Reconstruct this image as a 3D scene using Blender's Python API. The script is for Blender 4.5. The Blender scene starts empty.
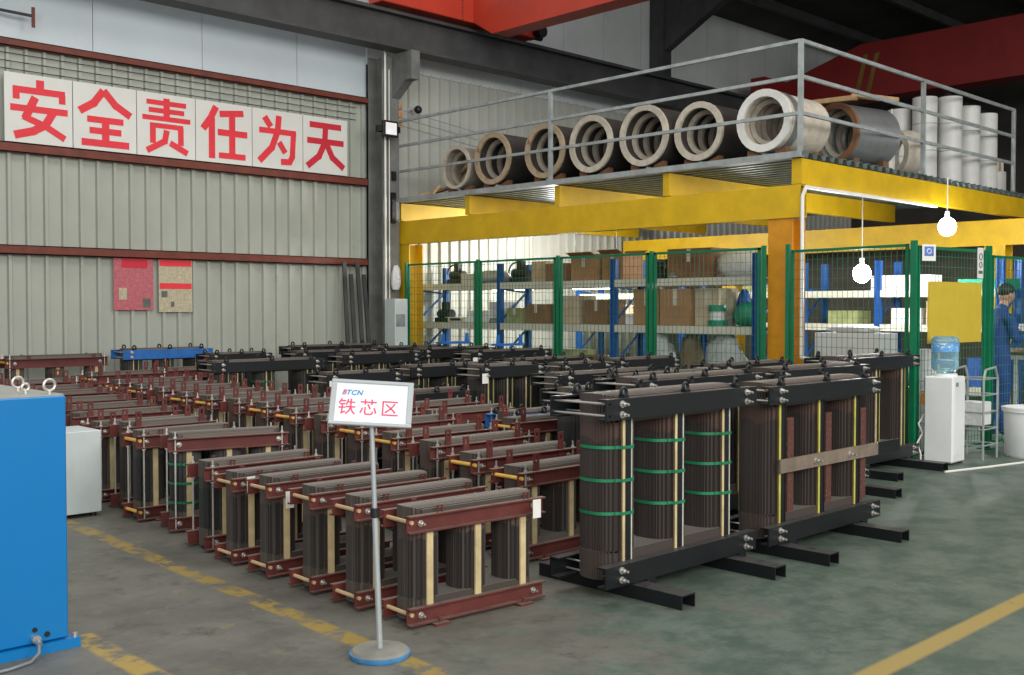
import bpy, bmesh, math, random
from mathutils import Vector, Matrix
random.seed(7)
PI = math.pi
SC = bpy.context.scene
COL = SC.collection

# ---------------------------------------------------------------- camera
A = math.radians(45.92); P = math.radians(1.58)
cd = bpy.data.cameras.new('camera'); cam = bpy.data.objects.new('camera', cd); COL.objects.link(cam)
cam.location = (0, 0, 1.6); cam.rotation_euler = (PI/2 - P, 0, A - PI/2)
cd.sensor_width = 36; cd.lens = 36*1070/1024; cd.clip_end = 200; cd.clip_start = .05
SC.camera = cam
# ---------------------------------------------------------------- light
SC.view_settings.view_transform = 'Standard'; SC.view_settings.look = 'None'
SC.view_settings.exposure = 0.0; SC.view_settings.gamma = 1.0; SC.view_settings.use_curve_mapping = False
w = bpy.data.worlds.new('daylight'); SC.world = w; w.use_nodes = True
bg = w.node_tree.nodes['Background']; bg.inputs[0].default_value = (0.97, 0.98, 1.0, 1); bg.inputs[1].default_value = 0.55
def area(name, loc, target, size, sy, power, col=(1, 1, 1)):
    l = bpy.data.lights.new(name, 'AREA'); l.shape = 'RECTANGLE'; l.size = size; l.size_y = sy; l.energy = power; l.color = col
    o = bpy.data.objects.new(name, l); COL.objects.link(o); o.location = loc
    o.rotation_euler = (Vector(target) - Vector(loc)).to_track_quat('-Z', 'Y').to_euler(); return o
area('high_window_light', (-3, -8, 6.0), (11, 14.6, 5.0), 14, 5, 1500, (1, .99, .96))
area('overhead_fill', (5.5, 5.5, 9.5), (5.5, 6.0, 0), 9, 5, 380, (1, 1, .97))  # unseen area light added above the cores, no roof opening modelled
area('far_wall_fill', (9, -7, 7), (21, 14.6, 7.0), 8, 4, 900, (1, 1, .98))  # added fill that brightens the far wall and roof, not a window
def point(name, loc, power, r=.05, col=(1, 1, 1)):
    l = bpy.data.lights.new(name, 'POINT'); l.energy = power; l.shadow_soft_size = r; l.color = col
    o = bpy.data.objects.new(name, l); COL.objects.link(o); o.location = loc; return o

# ---------------------------------------------------------------- materials
def newmat(name):
    m = bpy.data.materials.new(name); m.use_nodes = True
    nt = m.node_tree; b = nt.nodes['Principled BSDF']; return m, nt, b
def N(nt, t, **kw):
    n = nt.nodes.new(t)
    for k, v in kw.items():
        if isinstance(k, str) and k.startswith('i_'): n.inputs[int(k[2:])].default_value = v
        else: setattr(n, k, v)
    return n
def c4(c): return (c[0], c[1], c[2], 1)
def mixc(nt, fac, a, b):
    m = N(nt, 'ShaderNodeMix', data_type='RGBA')
    for s, v in ((0, fac), (6, a), (7, b)):
        if hasattr(v, 'links') or isinstance(v, bpy.types.NodeSocket): nt.links.new(v, m.inputs[s])
        else: m.inputs[s].default_value = c4(v) if s else v
    return m.outputs[2]
def noise(nt, vec, scale, detail=3, rough=.5):
    n = N(nt, 'ShaderNodeTexNoise'); n.inputs['Scale'].default_value = scale; n.inputs['Detail'].default_value = detail
    n.inputs['Roughness'].default_value = rough
    if vec is not None: nt.links.new(vec, n.inputs['Vector'])
    return n.outputs[0]
def ramp(nt, fac, a, b):
    r = N(nt, 'ShaderNodeMapRange'); r.inputs[1].default_value = a; r.inputs[2].default_value = b
    nt.links.new(fac, r.inputs[0]); return r.outputs[0]
def math_(nt, op, a, b=None):
    m = N(nt, 'ShaderNodeMath', operation=op)
    for i, v in enumerate((a, b)):
        if v is None: continue
        if isinstance(v, bpy.types.NodeSocket): nt.links.new(v, m.inputs[i])
        else: m.inputs[i].default_value = v
    return m.outputs[0]
def simple(name, col, rough=.6, metal=0, var=.25, scale=6, dust=None, dustamt=.8, bump=0, emit=None, stain=None):
    m, nt, b = newmat(name)
    tc = N(nt, 'ShaderNodeTexCoord')
    f = ramp(nt, noise(nt, tc.outputs['Object'], scale, 5, .6), .3, .7)
    out = mixc(nt, f, tuple(x*(1-var) for x in col), tuple(min(1, x*(1+var)) for x in col))
    if stain:
        f3 = ramp(nt, noise(nt, tc.outputs['Object'], stain[1], 6, .7), stain[2], stain[2]+.12)
        out = mixc(nt, f3, out, stain[0])
    if dust:
        g = N(nt, 'ShaderNodeNewGeometry'); s = N(nt, 'ShaderNodeSeparateXYZ'); nt.links.new(g.outputs['Normal'], s.inputs[0])
        f2 = math_(nt, 'MULTIPLY', ramp(nt, s.outputs[2], .5, .9), math_(nt, 'MULTIPLY', ramp(nt, noise(nt, tc.outputs['Object'], 14, 4), .2, .5), dustamt))
        out = mixc(nt, f2, out, dust)
    nt.links.new(out, b.inputs['Base Color'])
    b.inputs['Roughness'].default_value = rough; b.inputs['Metallic'].default_value = metal
    if bump:
        bp = N(nt, 'ShaderNodeBump'); bp.inputs['Strength'].default_value = bump; bp.inputs['Distance'].default_value = .02
        nt.links.new(noise(nt, tc.outputs['Object'], scale*3, 4), bp.inputs['Height']); nt.links.new(bp.outputs[0], b.inputs['Normal'])
    if emit:
        b.inputs['Emission Color'].default_value = c4(emit[0]); b.inputs['Emission Strength'].default_value = emit[1]
    return m
DUST = (.22, .19, .155)
M = {}
def S(k, *a, **kw): M[k] = simple(k, *a, **kw)
S('red_steel', (.125, .025, .019), .6, dust=DUST, dustamt=.85)
S('black_steel', (.006, .0075, .009), .45, dust=(.10, .095, .088), dustamt=.7)
S('blue_steel', (.015, .13, .42), .5, dust=(.12, .2, .33), dustamt=.4)
S('zinc', (.62, .6, .55), .35, .75)
S('bar_steel', (.42, .4, .36), .5, .3)
S('cream_strip', (.60, .47, .25), .7)
S('yellow_rod', (.72, .42, .08), .6)
S('tan_rod', (.55, .38, .20), .7)
S('yellow_edge', (.55, .48, .10), .6)
S('white_edge', (.7, .68, .6), .6)
S('paper', (.82, .8, .74), .8, var=.06)
S('green_strap', (.012, .20, .085), .4)
S('brown_board', (.10, .035, .025), .8, scale=60, stain=((.25, .12, .08), 60, .55))
S('dust_bar', (.20, .155, .115), .7)
S('yellow_paint', (.66, .41, .006), .5, var=.14, scale=3, stain=((.42, .26, .05), 5, .68))
S('orange_paint', (.62, .26, .01), .5, var=.12)
S('yellow_sheet', (.58, .42, .035), .6, var=.06)
S('stripe_dull', (.20, .13, .02), .6)
S('rail_steel', (.34, .37, .36), .55, .2, stain=((.25, .2, .15), 20, .66))
S('dark_rail', (.035, .038, .04), .5)
S('girder_grey', (.05, .052, .052), .6, var=.35, scale=2)
S('column_grey', (.17, .175, .16), .6, var=.3, scale=3, stain=((.07, .06, .05), 6, .6))
S('purlin_red', (.16, .035, .018), .6, var=.25, stain=((.09, .04, .03), 7, .62))
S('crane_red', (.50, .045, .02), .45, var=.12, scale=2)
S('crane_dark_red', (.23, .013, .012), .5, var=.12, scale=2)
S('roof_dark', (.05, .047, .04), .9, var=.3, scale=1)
S('pale_panel', (.62, .70, .73), .5, var=.07, scale=.7, stain=((.70, .75, .75), 2, .6))
S('far_panel', (.66, .70, .68), .5, var=.1, scale=1)
S('wall_sheet', (.42, .44, .375), .55, var=.07, scale=1.2, stain=((.35, .365, .31), 3, .62))
S('wall_sheet_light', (.48, .485, .43), .55, var=.06, scale=1.2)
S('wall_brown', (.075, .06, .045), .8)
S('deck_steel', (.13, .17, .165), .45, .4, var=.3)
S('board_white', (.74, .74, .68), .5, var=.05, scale=2)
S('slogan_red', (.80, .035, .05), .6, var=.07)
S('slogan_red_dull', (.62, .02, .04), .6, var=.07)
S('blue_cabinet', (.0, .19, .50), .38, var=.05, scale=1)
S('cabinet_top', (.36, .37, .33), .5, var=.12)
S('cabinet_white', (.58, .64, .62), .45, var=.05)
S('white_plastic', (.78, .79, .77), .35, var=.04)
S('grey_plastic', (.25, .26, .27), .5)
S('black_plastic', (.012, .012, .013), .45)
S('fence_green', (.0, .16, .065), .45, var=.15)
S('wire_green', (.03, .17, .09), .5)
S('rack_blue', (.01, .075, .29), .45, var=.15)
S('rack_cream', (.62, .60, .50), .5, var=.08)
S('shelf_board', (.35, .34, .30), .6)
S('carton', (.36, .19, .085), .8, var=.12)
S('carton_dark', (.22, .11, .05), .8, var=.15)
S('carton_pale', (.50, .40, .27), .8, var=.12)
S('carton_green', (.27, .29, .12), .8)
S('bag_white', (.70, .70, .69), .5, var=.08, bump=.8)
S('bag_grey', (.40, .43, .42), .35, var=.25, bump=.9)
S('bag_brown', (.13, .09, .05), .8, bump=.6)
S('sack_green', (.01, .22, .12), .5, bump=.5)
S('tray_teal', (.02, .18, .22), .5)
S('cloth_blue', (.02, .09, .36), .8, bump=.5)
S('crate_blue', (.02, .08, .32), .5)
S('lilac', (.40, .42, .62), .5, bump=.5)
S('navy', (.015, .05, .22), .8)
S('skin', (.50, .28, .19), .6, var=.05)
S('hair', (.015, .013, .012), .6)
S('wood', (.46, .29, .14), .7, var=.2, scale=12)
S('wood_rot', (.20, .095, .045), .8, var=.3)
S('coil_cream', (.56, .50, .40), .6, var=.18, scale=9, stain=((.33, .24, .15), 6, .6))
S('coil_rust', (.47, .36, .23), .6, var=.2, scale=9, stain=((.28, .11, .05), 5, .56))
S('coil_white', (.76, .75, .70), .5, var=.08, scale=9)
S('coil_body', (.055, .045, .04), .4, var=.25, scale=4)
S('coil_inner', (.33, .29, .23), .5, var=.25, scale=7)
S('steel_sheet', (.36, .37, .37), .3, .6, var=.12)
S('tube_white', (.62, .62, .58), .45, var=.08, scale=4)
S('orange', (.75, .25, .02), .5)
S('pvc', (.80, .79, .72), .4, var=.05)
S('sign_blue', (.08, .16, .50), .5)
S('poster_pink', (.50, .13, .15), .7, scale=25, stain=((.55, .38, .34), 30, .58))
S('poster_cream', (.50, .44, .30), .7, scale=25, stain=((.40, .16, .12), 32, .64))
S('poster_print', (.12, .13, .12), .7)
S('logo_blue', (.05, .28, .55), .5, var=.03)
S('logo_red', (.55, .12, .25), .5, var=.03)
S('sign_red', (.80, .06, .14), .5, var=.03)
S('alu', (.60, .64, .64), .3, .55, var=.05)
S('sign_white', (.82, .87, .92), .4, var=.02)
S('disc_dust', (.24, .235, .20), .7)
S('disc_blue', (.06, .25, .52), .5, stain=((.3, .4, .5), 30, .58))
S('label_blue', (.10, .33, .66), .4, stain=((.7, .8, .9), 18, .52))
S('bulb', (1, 1, 1), .5, emit=((1, 1, 1), 45))
S('tube_glow', (1, 1, 1), .5, emit=((.95, 1, 1), 14))
S('lamp_face', (.9, .9, .88), .3, emit=((1, 1, .97), .25))
def glass(name, col, rough=.08, alpha=1):
    m, nt, b = newmat(name); b.inputs['Base Color'].default_value = c4(col); b.inputs['Roughness'].default_value = rough
    b.inputs['Transmission Weight'].default_value = .75; b.inputs['IOR'].default_value = 1.15; M[name] = m
glass('water_bottle_blue', (.50, .78, .90))

def lam_mat(name, dark, light, brown, thr):
    m, nt, b = newmat(name)
    tc = N(nt, 'ShaderNodeTexCoord'); s = N(nt, 'ShaderNodeSeparateXYZ'); nt.links.new(tc.outputs['Object'], s.inputs[0])
    sc = N(nt, 'ShaderNodeCombineXYZ'); nt.links.new(math_(nt, 'MULTIPLY', s.outputs[1], 1.0), sc.inputs[1])
    sy = noise(nt, sc.outputs[0], 210, 2, .8)
    col = mixc(nt, ramp(nt, sy, .46, .74), dark, light)
    n1 = noise(nt, tc.outputs['Object'], 9, 4)
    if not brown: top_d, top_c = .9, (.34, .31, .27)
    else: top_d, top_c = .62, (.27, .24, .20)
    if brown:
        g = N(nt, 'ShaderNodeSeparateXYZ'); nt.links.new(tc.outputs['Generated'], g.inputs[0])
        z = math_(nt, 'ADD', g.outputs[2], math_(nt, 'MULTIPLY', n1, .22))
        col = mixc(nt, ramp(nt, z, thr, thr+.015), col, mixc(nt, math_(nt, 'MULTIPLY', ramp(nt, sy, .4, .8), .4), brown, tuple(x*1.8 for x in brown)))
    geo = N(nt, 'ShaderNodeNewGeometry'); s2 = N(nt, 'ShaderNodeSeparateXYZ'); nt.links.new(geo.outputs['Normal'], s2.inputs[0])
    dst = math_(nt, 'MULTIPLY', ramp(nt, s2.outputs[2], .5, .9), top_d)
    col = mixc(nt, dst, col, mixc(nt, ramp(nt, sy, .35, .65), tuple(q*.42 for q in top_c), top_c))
    nt.links.new(col, b.inputs['Base Color']); b.inputs['Roughness'].default_value = .55; b.inputs['Metallic'].default_value = .15
    bp = N(nt, 'ShaderNodeBump'); bp.inputs['Strength'].default_value = .5; bp.inputs['Distance'].default_value = .004
    nt.links.new(sy, bp.inputs['Height']); nt.links.new(bp.outputs[0], b.inputs['Normal'])
    M[name] = m
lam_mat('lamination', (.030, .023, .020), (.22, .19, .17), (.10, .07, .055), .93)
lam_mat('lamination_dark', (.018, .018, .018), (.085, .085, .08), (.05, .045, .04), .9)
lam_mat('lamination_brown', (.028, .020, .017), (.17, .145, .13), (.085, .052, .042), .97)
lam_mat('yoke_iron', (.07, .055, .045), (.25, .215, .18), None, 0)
lam_mat('yoke_brown', (.06, .045, .038), (.17, .14, .12), None, 0)

# ---------------------------------------------------------------- mesh builder
class MB:
    def __init__(s): s.v = []; s.f = []; s.mi = []
    def add(s, vs, fs, mi=0):
        o = len(s.v); s.v += [tuple(v) for v in vs]; s.f += [tuple(i+o for i in f) for f in fs]; s.mi += [mi]*len(fs); return s
    def box(s, x0, x1, y0, y1, z0, z1, mi=0):
        vs = [(x, y, z) for x in (x0, x1) for y in (y0, y1) for z in (z0, z1)]
        return s.add(vs, [(0, 1, 3, 2), (4, 6, 7, 5), (0, 4, 5, 1), (2, 3, 7, 6), (0, 2, 6, 4), (1, 5, 7, 3)], mi)
    def prism(s, pts, axis, a, b, mi=0):      # pts 2-D polygon, extruded along axis 0/1/2 from a to b
        def mk(p, t):
            return {0: (t, p[0], p[1]), 1: (p[0], t, p[1]), 2: (p[0], p[1], t)}[axis]
        n = len(pts); vs = [mk(p, a) for p in pts] + [mk(p, b) for p in pts]
        return s.add(vs, [tuple(range(n))[::-1], tuple(range(n, 2*n))] + [(i, (i+1) % n, n+(i+1) % n, n+i) for i in range(n)], mi)
    def rod(s, a, b, r, n=8, r2=None, mi=0, cap=True):
        a = Vector(a); b = Vector(b); d = (b-a).normalized(); u = d.orthogonal().normalized(); w_ = d.cross(u); r2 = r if r2 is None else r2
        vs = [a+(u*math.cos(2*PI*i/n)+w_*math.sin(2*PI*i/n))*r for i in range(n)] + [b+(u*math.cos(2*PI*i/n)+w_*math.sin(2*PI*i/n))*r2 for i in range(n)]
        fs = [(i, (i+1) % n, n+(i+1) % n, n+i) for i in range(n)]
        if cap: fs += [tuple(range(n))[::-1], tuple(range(n, 2*n))]
        return s.add(vs, fs, mi)
    def tube(s, pts, r, n=6, mi=0):
        for a, b in zip(pts, pts[1:]): s.rod(a, b, r, n, mi=mi)
        return s
    def bar(s, a, b, w_, h, mi=0):            # rectangular bar between two points
        a = Vector(a); b = Vector(b); d = (b-a).normalized(); up = Vector((0, 0, 1)) if abs(d.z) < .95 else Vector((0, 1, 0))
        x = d.cross(up).normalized()*w_/2; y = x.cross(d).normalized()*h/2
        vs = [p+i*x+j*y for p in (a, b) for i, j in ((-1, -1), (1, -1), (1, 1), (-1, 1))]
        return s.add(vs, [(3, 2, 1, 0), (4, 5, 6, 7)] + [(i, (i+1) % 4, 4+(i+1) % 4, 4+i) for i in range(4)], mi)
    def torus(s, c, R, r, axis='y', n=16, m=6, mi=0):
        vs = []
        for i in range(n):
            t = 2*PI*i/n
            for j in range(m):
                q = 2*PI*j/m; a = (R+r*math.cos(q))*math.cos(t); b_ = (R+r*math.cos(q))*math.sin(t); c_ = r*math.sin(q)
                v = {'y': (a, c_, b_), 'x': (c_, a, b_), 'z': (a, b_, c_)}[axis]; vs.append((v[0]+c[0], v[1]+c[1], v[2]+c[2]))
        fs = [(i*m+j, ((i+1) % n)*m+j, ((i+1) % n)*m+(j+1) % m, i*m+(j+1) % m) for i in range(n) for j in range(m)]
        return s.add(vs, fs, mi)
    def lathe(s, prof, c=(0, 0, 0), axis='z', n=32, mi=0, closed=False):
        vs = []; k = len(prof)
        for i in range(n):
            t = 2*PI*i/n
            for r, h in prof:
                a, b_ = r*math.cos(t), r*math.sin(t)
                v = {'z': (a, b_, h), 'x': (h, a, b_), 'y': (a, h, b_)}[axis]; vs.append((v[0]+c[0], v[1]+c[1], v[2]+c[2]))
        kk = k if closed else k-1
        fs = [(i*k+j, ((i+1) % n)*k+j, ((i+1) % n)*k+(j+1) % k, i*k+(j+1) % k) for i in range(n) for j in range(kk)]
        return s.add(vs, fs, mi)
    def ball(s, c, rx, ry, rz, n=12, m=8, mi=0, lump=0, seed=0):
        rnd = random.Random(seed); vs = [(c[0], c[1], c[2]-rz)]
        for j in range(1, m):
            p = -PI/2+PI*j/m
            for i in range(n):
                k = 1+lump*(rnd.random()-.5)
                vs.append((c[0]+rx*k*math.cos(p)*math.cos(2*PI*i/n), c[1]+ry*k*math.cos(p)*math.sin(2*PI*i/n), c[2]+rz*k*math.sin(p)))
        vs.append((c[0], c[1], c[2]+rz)); fs = []
        for i in range(n): fs.append((0, 1+(i+1) % n, 1+i))
        for j in range(m-2):
            for i in range(n):
                a = 1+j*n; fs.append((a+i, a+(i+1) % n, a+n+(i+1) % n, a+n+i))
        l = len(vs)-1; a = 1+(m-2)*n
        for i in range(n): fs.append((a+i, a+(i+1) % n, l))
        return s.add(vs, fs, mi)
    def mesh(s, name, mats, smooth=False, bevel=0, fix=True):
        me = bpy.data.meshes.new(name); me.from_pydata(s.v, [], s.f)
        if not isinstance(mats, (list, tuple)): mats = [mats]
        for m in mats: me.materials.append(M[m])
        for p, i in zip(me.polygons, s.mi): p.material_index = i
        if fix or bevel:
            bm = bmesh.new(); bm.from_mesh(me)
            bmesh.ops.recalc_face_normals(bm, faces=bm.faces)
            if bevel: bmesh.ops.bevel(bm, geom=[e for e in bm.edges], offset=bevel, segments=1, affect='EDGES', clamp_overlap=True)
            bm.to_mesh(me); bm.free()
        if smooth:
            for p in me.polygons: p.use_smooth = True
            me.set_sharp_from_angle(angle=math.radians(40))
        return me
def link(name, me, parent=None, loc=None, rot=None, label=None):
    o = bpy.data.objects.new(name, me); COL.objects.link(o); o.parent = parent
    if loc is not None: o.location = loc
    if rot is not None: o.rotation_euler = rot
    if label: o['label'] = label
    return o
def part(mb, name, mats, parent=None, label=None, **kw): return link(name, mb.mesh(name, mats, **kw), parent, label=label)
def tag(o, label, cat, group=None):
    o['label'] = label; o['category'] = cat
    if group: o['group'] = group
    return o
def thing(name, label, cat, loc=(0, 0, 0), rz=0, group=None):
    o = bpy.data.objects.new(name, None); o.empty_display_size = .1; COL.objects.link(o)
    o.location = loc; o.rotation_euler = (0, 0, rz); return tag(o, label, cat, group)
def struct(mb, name, mats, **kw):
    o = part(mb, name, mats, **kw); o['kind'] = 'structure'; return o
def textmesh(name, body, size, mat, bold=0, depth=.004, shear=0, space=1):
    c = bpy.data.curves.new(name, 'FONT'); c.body = body; c.size = size; c.offset = bold; c.extrude = depth/2; c.shear = shear
    c.align_x = 'CENTER'; c.align_y = 'CENTER'; c.space_character = space; c.resolution_u = 3
    o = bpy.data.objects.new('t', c); COL.objects.link(o); bpy.context.view_layer.update()
    me = bpy.data.meshes.new_from_object(o.evaluated_get(bpy.context.evaluated_depsgraph_get()))
    bpy.data.objects.remove(o); me.name = name; me.materials.clear(); me.materials.append(M[mat])
    return me

# ================================================================ SETTING
# floor
m, nt, b = newmat('floor'); M['floor'] = m
tc = N(nt, 'ShaderNodeTexCoord'); O = tc.outputs['Object']; s = N(nt, 'ShaderNodeSeparateXYZ'); nt.links.new(O, s.inputs[0]); X, Y = s.outputs[0], s.outputs[1]
base = mixc(nt, ramp(nt, noise(nt, O, 1.3, 8, .7), .35, .65), (.10, .098, .080), (.190, .184, .150))
base = mixc(nt, ramp(nt, noise(nt, O, 4.0, 9, .8), .52, .66), base, (.080, .080, .066))
gn = math_(nt, 'ADD', math_(nt, 'MULTIPLY', noise(nt, O, 1.1, 8, .72), 2.6), math_(nt, 'MULTIPLY', math_(nt, 'SUBTRACT', X, Y), .30))
base = mixc(nt, math_(nt, 'MULTIPLY', ramp(nt, gn, 1.32, 1.62), .85), base, mixc(nt, ramp(nt, noise(nt, O, 3.2, 9, .78), .42, .58), (.055, .098, .073), (.125, .165, .128)))
wear = noise(nt, O, 5.5, 7, .7)
def band(v, a, b_, w_=.012):
    lo = ramp(nt, v, a-w_, a+w_); hi = ramp(nt, v, b_+w_, b_-w_); return math_(nt, 'MULTIPLY', lo, hi)
def line(mask, thr, col):
    global base
    base = mixc(nt, math_(nt, 'MULTIPLY', mask, ramp(nt, wear, thr, thr-.10)), base, col)
xl = math_(nt, 'ADD', X, math_(nt, 'MULTIPLY', math_(nt, 'SUBTRACT', Y, 3.6), -.035))
line(math_(nt, 'MULTIPLY', band(xl, 2.93, 3.05), band(Y, 2.5, 9.5)), .56, (.34, .235, .06))
line(math_(nt, 'MULTIPLY', band(X, 2.03, 2.15), band(Y, 2.5, 5.2)), .60, (.42, .29, .07))
line(math_(nt, 'MULTIPLY', band(Y, 2.18, 2.29), band(X, 3.2, 12)), .72, (.36, .27, .09))
line(math_(nt, 'MULTIPLY', band(xl, 2.15, 2.9, .1), band(Y, 4.4, 6.9, .2)), .40, (.33, .25, .09))
nt.links.new(base, b.inputs['Base Color'])
nt.links.new(ramp(nt, noise(nt, O, 3, 6), .2, .8), b.inputs['Roughness'])
rr = N(nt, 'ShaderNodeMapRange'); rr.inputs[3].default_value = .35; rr.inputs[4].default_value = .62
nt.links.new(noise(nt, O, 3, 6), rr.inputs[0]); nt.links.new(rr.outputs[0], b.inputs['Roughness'])
bp = N(nt, 'ShaderNodeBump'); bp.inputs['Strength'].default_value = .15; bp.inputs['Distance'].default_value = .01
nt.links.new(noise(nt, O, 30, 5), bp.inputs['Height']); nt.links.new(bp.outputs[0], b.inputs['Normal'])
struct(MB().box(-6, 30, -8, 15, -.2, 0), 'floor', 'floor')

WY = 14.6
def corrugated(x0, x1, z0, z1, y, pitch=.235, rib=.034, d=.05):
    mb = MB(); x = x0; prof = []
    while x < x1:
        prof += [(x, y), (x+pitch-rib*2, y), (x+pitch-rib*1.75, y-d), (x+pitch-rib*.6, y-d)]; x += pitch
    prof.append((x, y)); n = len(prof)
    vs = [(p[0], p[1], z0) for p in prof]+[(p[0], p[1], z1) for p in prof]
    mb.add(vs, [(i, i+1, n+i+1, n+i) for i in range(n-1)]); mb.box(x0, x, y+.01, y+.12, z0, z1); return mb
struct(corrugated(-2, 10.75, 0, 5.02, WY), 'wall_left', 'wall_sheet', fix=False)
struct(corrugated(10.75, 27, 0, 5.68, WY), 'wall_back', 'wall_sheet_light', fix=False)
mb = MB(); x = -2
while x < 10.6: mb.box(x, x+1.62, WY, WY+.1, 5.0, 7.6); x += 1.63
struct(mb, 'wall_upper', 'pale_panel')
mb = MB(); x = 10.75
while x < 26.9: mb.box(x, x+1.185, WY-.036, WY+.1, 5.66, 9.6); x += 1.195
struct(mb, 'wall_clerestory', 'far_panel')
for i, (z0, z1) in enumerate(((4.98, 5.08), (3.62, 3.745), (2.30, 2.42))):
    mb = MB().box(-2, 10.68, WY-.14, WY-.02, z0, z0+.012).box(-2, 10.68, WY-.14, WY-.128, z0, z1).box(-2, 10.68, WY-.14, WY-.02, z1-.012, z1)
    struct(mb, 'trim_%d' % (i+1), 'purlin_red')
mb = MB()
for z in (4.70, 4.80, 4.90): mb.rod((-2, WY-.06, z), (10.5, WY-.06, z), .006, 5)
struct(mb, 'trim_4', 'dark_rail')
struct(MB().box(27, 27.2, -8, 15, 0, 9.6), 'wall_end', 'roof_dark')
# storage back wall under the mezzanine
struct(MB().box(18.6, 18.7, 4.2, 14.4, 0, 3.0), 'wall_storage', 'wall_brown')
# roof
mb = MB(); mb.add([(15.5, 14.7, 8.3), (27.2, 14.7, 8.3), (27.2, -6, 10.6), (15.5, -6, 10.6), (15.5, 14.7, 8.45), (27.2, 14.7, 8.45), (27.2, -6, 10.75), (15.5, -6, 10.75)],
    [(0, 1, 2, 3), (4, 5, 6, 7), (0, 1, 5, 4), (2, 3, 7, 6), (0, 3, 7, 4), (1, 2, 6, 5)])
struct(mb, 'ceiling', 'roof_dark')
for i, y in enumerate((13.2, 11.4, 9.6, 7.8)):
    z = 8.3+(14.7-y)*2.3/20.7
    struct(MB().box(15.5, 27, y, y+.12, z-.22, z-.02), 'trim_%d' % (5+i), 'girder_grey')
# roof frame: wall column above the runway and its haunched rafter
mb = MB().box(18.2, 18.5, 14.2, 14.55, 5.3, 8.3)
mb.prism([(14.5, 6.9), (14.5, 8.3), (4, 9.47), (4, 8.9), (12.4, 8.0)], 0, 18.25, 18.45)
struct(mb, 'trim_9', 'girder_grey')
# runway beam
mb = MB()
mb.box(-3, 27, 13.65, 13.99, 6.30, 6.34).box(-3, 27, 13.65, 13.99, 5.76, 5.80).box(-3, 27, 13.79, 13.85, 5.8, 6.3).box(-3, 27, 13.78, 13.86, 6.34, 6.40)
tag(part(mb, 'runway_beam', 'girder_grey'), 'long dark grey crane runway beam high along the left wall', 'steel beam')

# ---- wall column with bracket
c = thing('steel_column', 'grey steel column at the end of the slogan wall, beside the mezzanine', 'column', (10.88, 14.3, 0))
part(MB().box(-.17, .17, -.2, -.18, 0, 5.75).box(-.17, .17, .18, .2, 0, 5.75).box(-.01, .01, -.18, .18, 0, 5.75), 'shaft', 'column_grey', c)
part(MB().prism([(-.2, 5.05), (-.2, 5.76), (-.72, 5.76), (-.72, 5.30), (-.55, 5.30)], 0, .02, .19), 'bracket', 'column_grey', c)
part(MB().rod((-.14, -.23, .0), (-.14, -.23, 5.9), .018).rod((-.06, -.23, 1.2), (-.06, -.23, 5.5), .010), 'conduit', 'pvc', c)
part(MB().box(-.02, .06, -.26, -.2, 3.0, 3.5).box(0, .08, -.24, -.2, 3.7, 3.85), 'cable_clip', 'black_plastic', c)
# overhead insulators with wires
t = thing('overhead_wires', 'thin wires on yellow insulators running right from the grey wall column', 'wire', (11.12, 14.2, 4.7))
for z in (-.05, .08, .21): part(MB().rod((0, 0, z), (2.4, .0, z-.25), .006, 5).rod((2.4, 0, z-.25), (7, .1, z-.55), .006, 5), 'wire', 'grey_plastic', t)
for z in (-.02, .12, .25): part(MB().rod((0, -.02, z-.04), (0, -.02, z+.04), .035, 10).rod((-.06, -.02, z-.01), (.05, -.02, z-.01), .02), 'insulator', 'orange', t, smooth=True)
# flood light
t = thing('flood_light', 'square black floodlight with a pale face fixed on the grey column', 'lamp', (10.70, 13.86, 4.5))
part(MB().box(-.15, .15, 0, .07, -.13, .13), 'housing', 'black_plastic', t, bevel=.01)
part(MB().box(-.11, .11, -.006, -.001, -.095, .095), 'lens', 'lamp_face', t)
part(MB().box(-.19, -.17, 0, .16, -.05, .05).box(.17, .19, 0, .16, -.05, .05).box(-.19, .19, .14, .16, -.05, .05), 'bracket', 'black_plastic', t)
# security camera
t = thing('security_camera', 'small black dome camera mounted on the pale wall above the wires', 'camera', (11.65, 14.4, 5.02))
part(MB().box(-.03, .03, -.02, .18, -.02, .02), 'arm', 'white_plastic', t); part(MB().ball((0, -.06, -.03), .07, .07, .07), 'dome', 'black_plastic', t, smooth=True)

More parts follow.
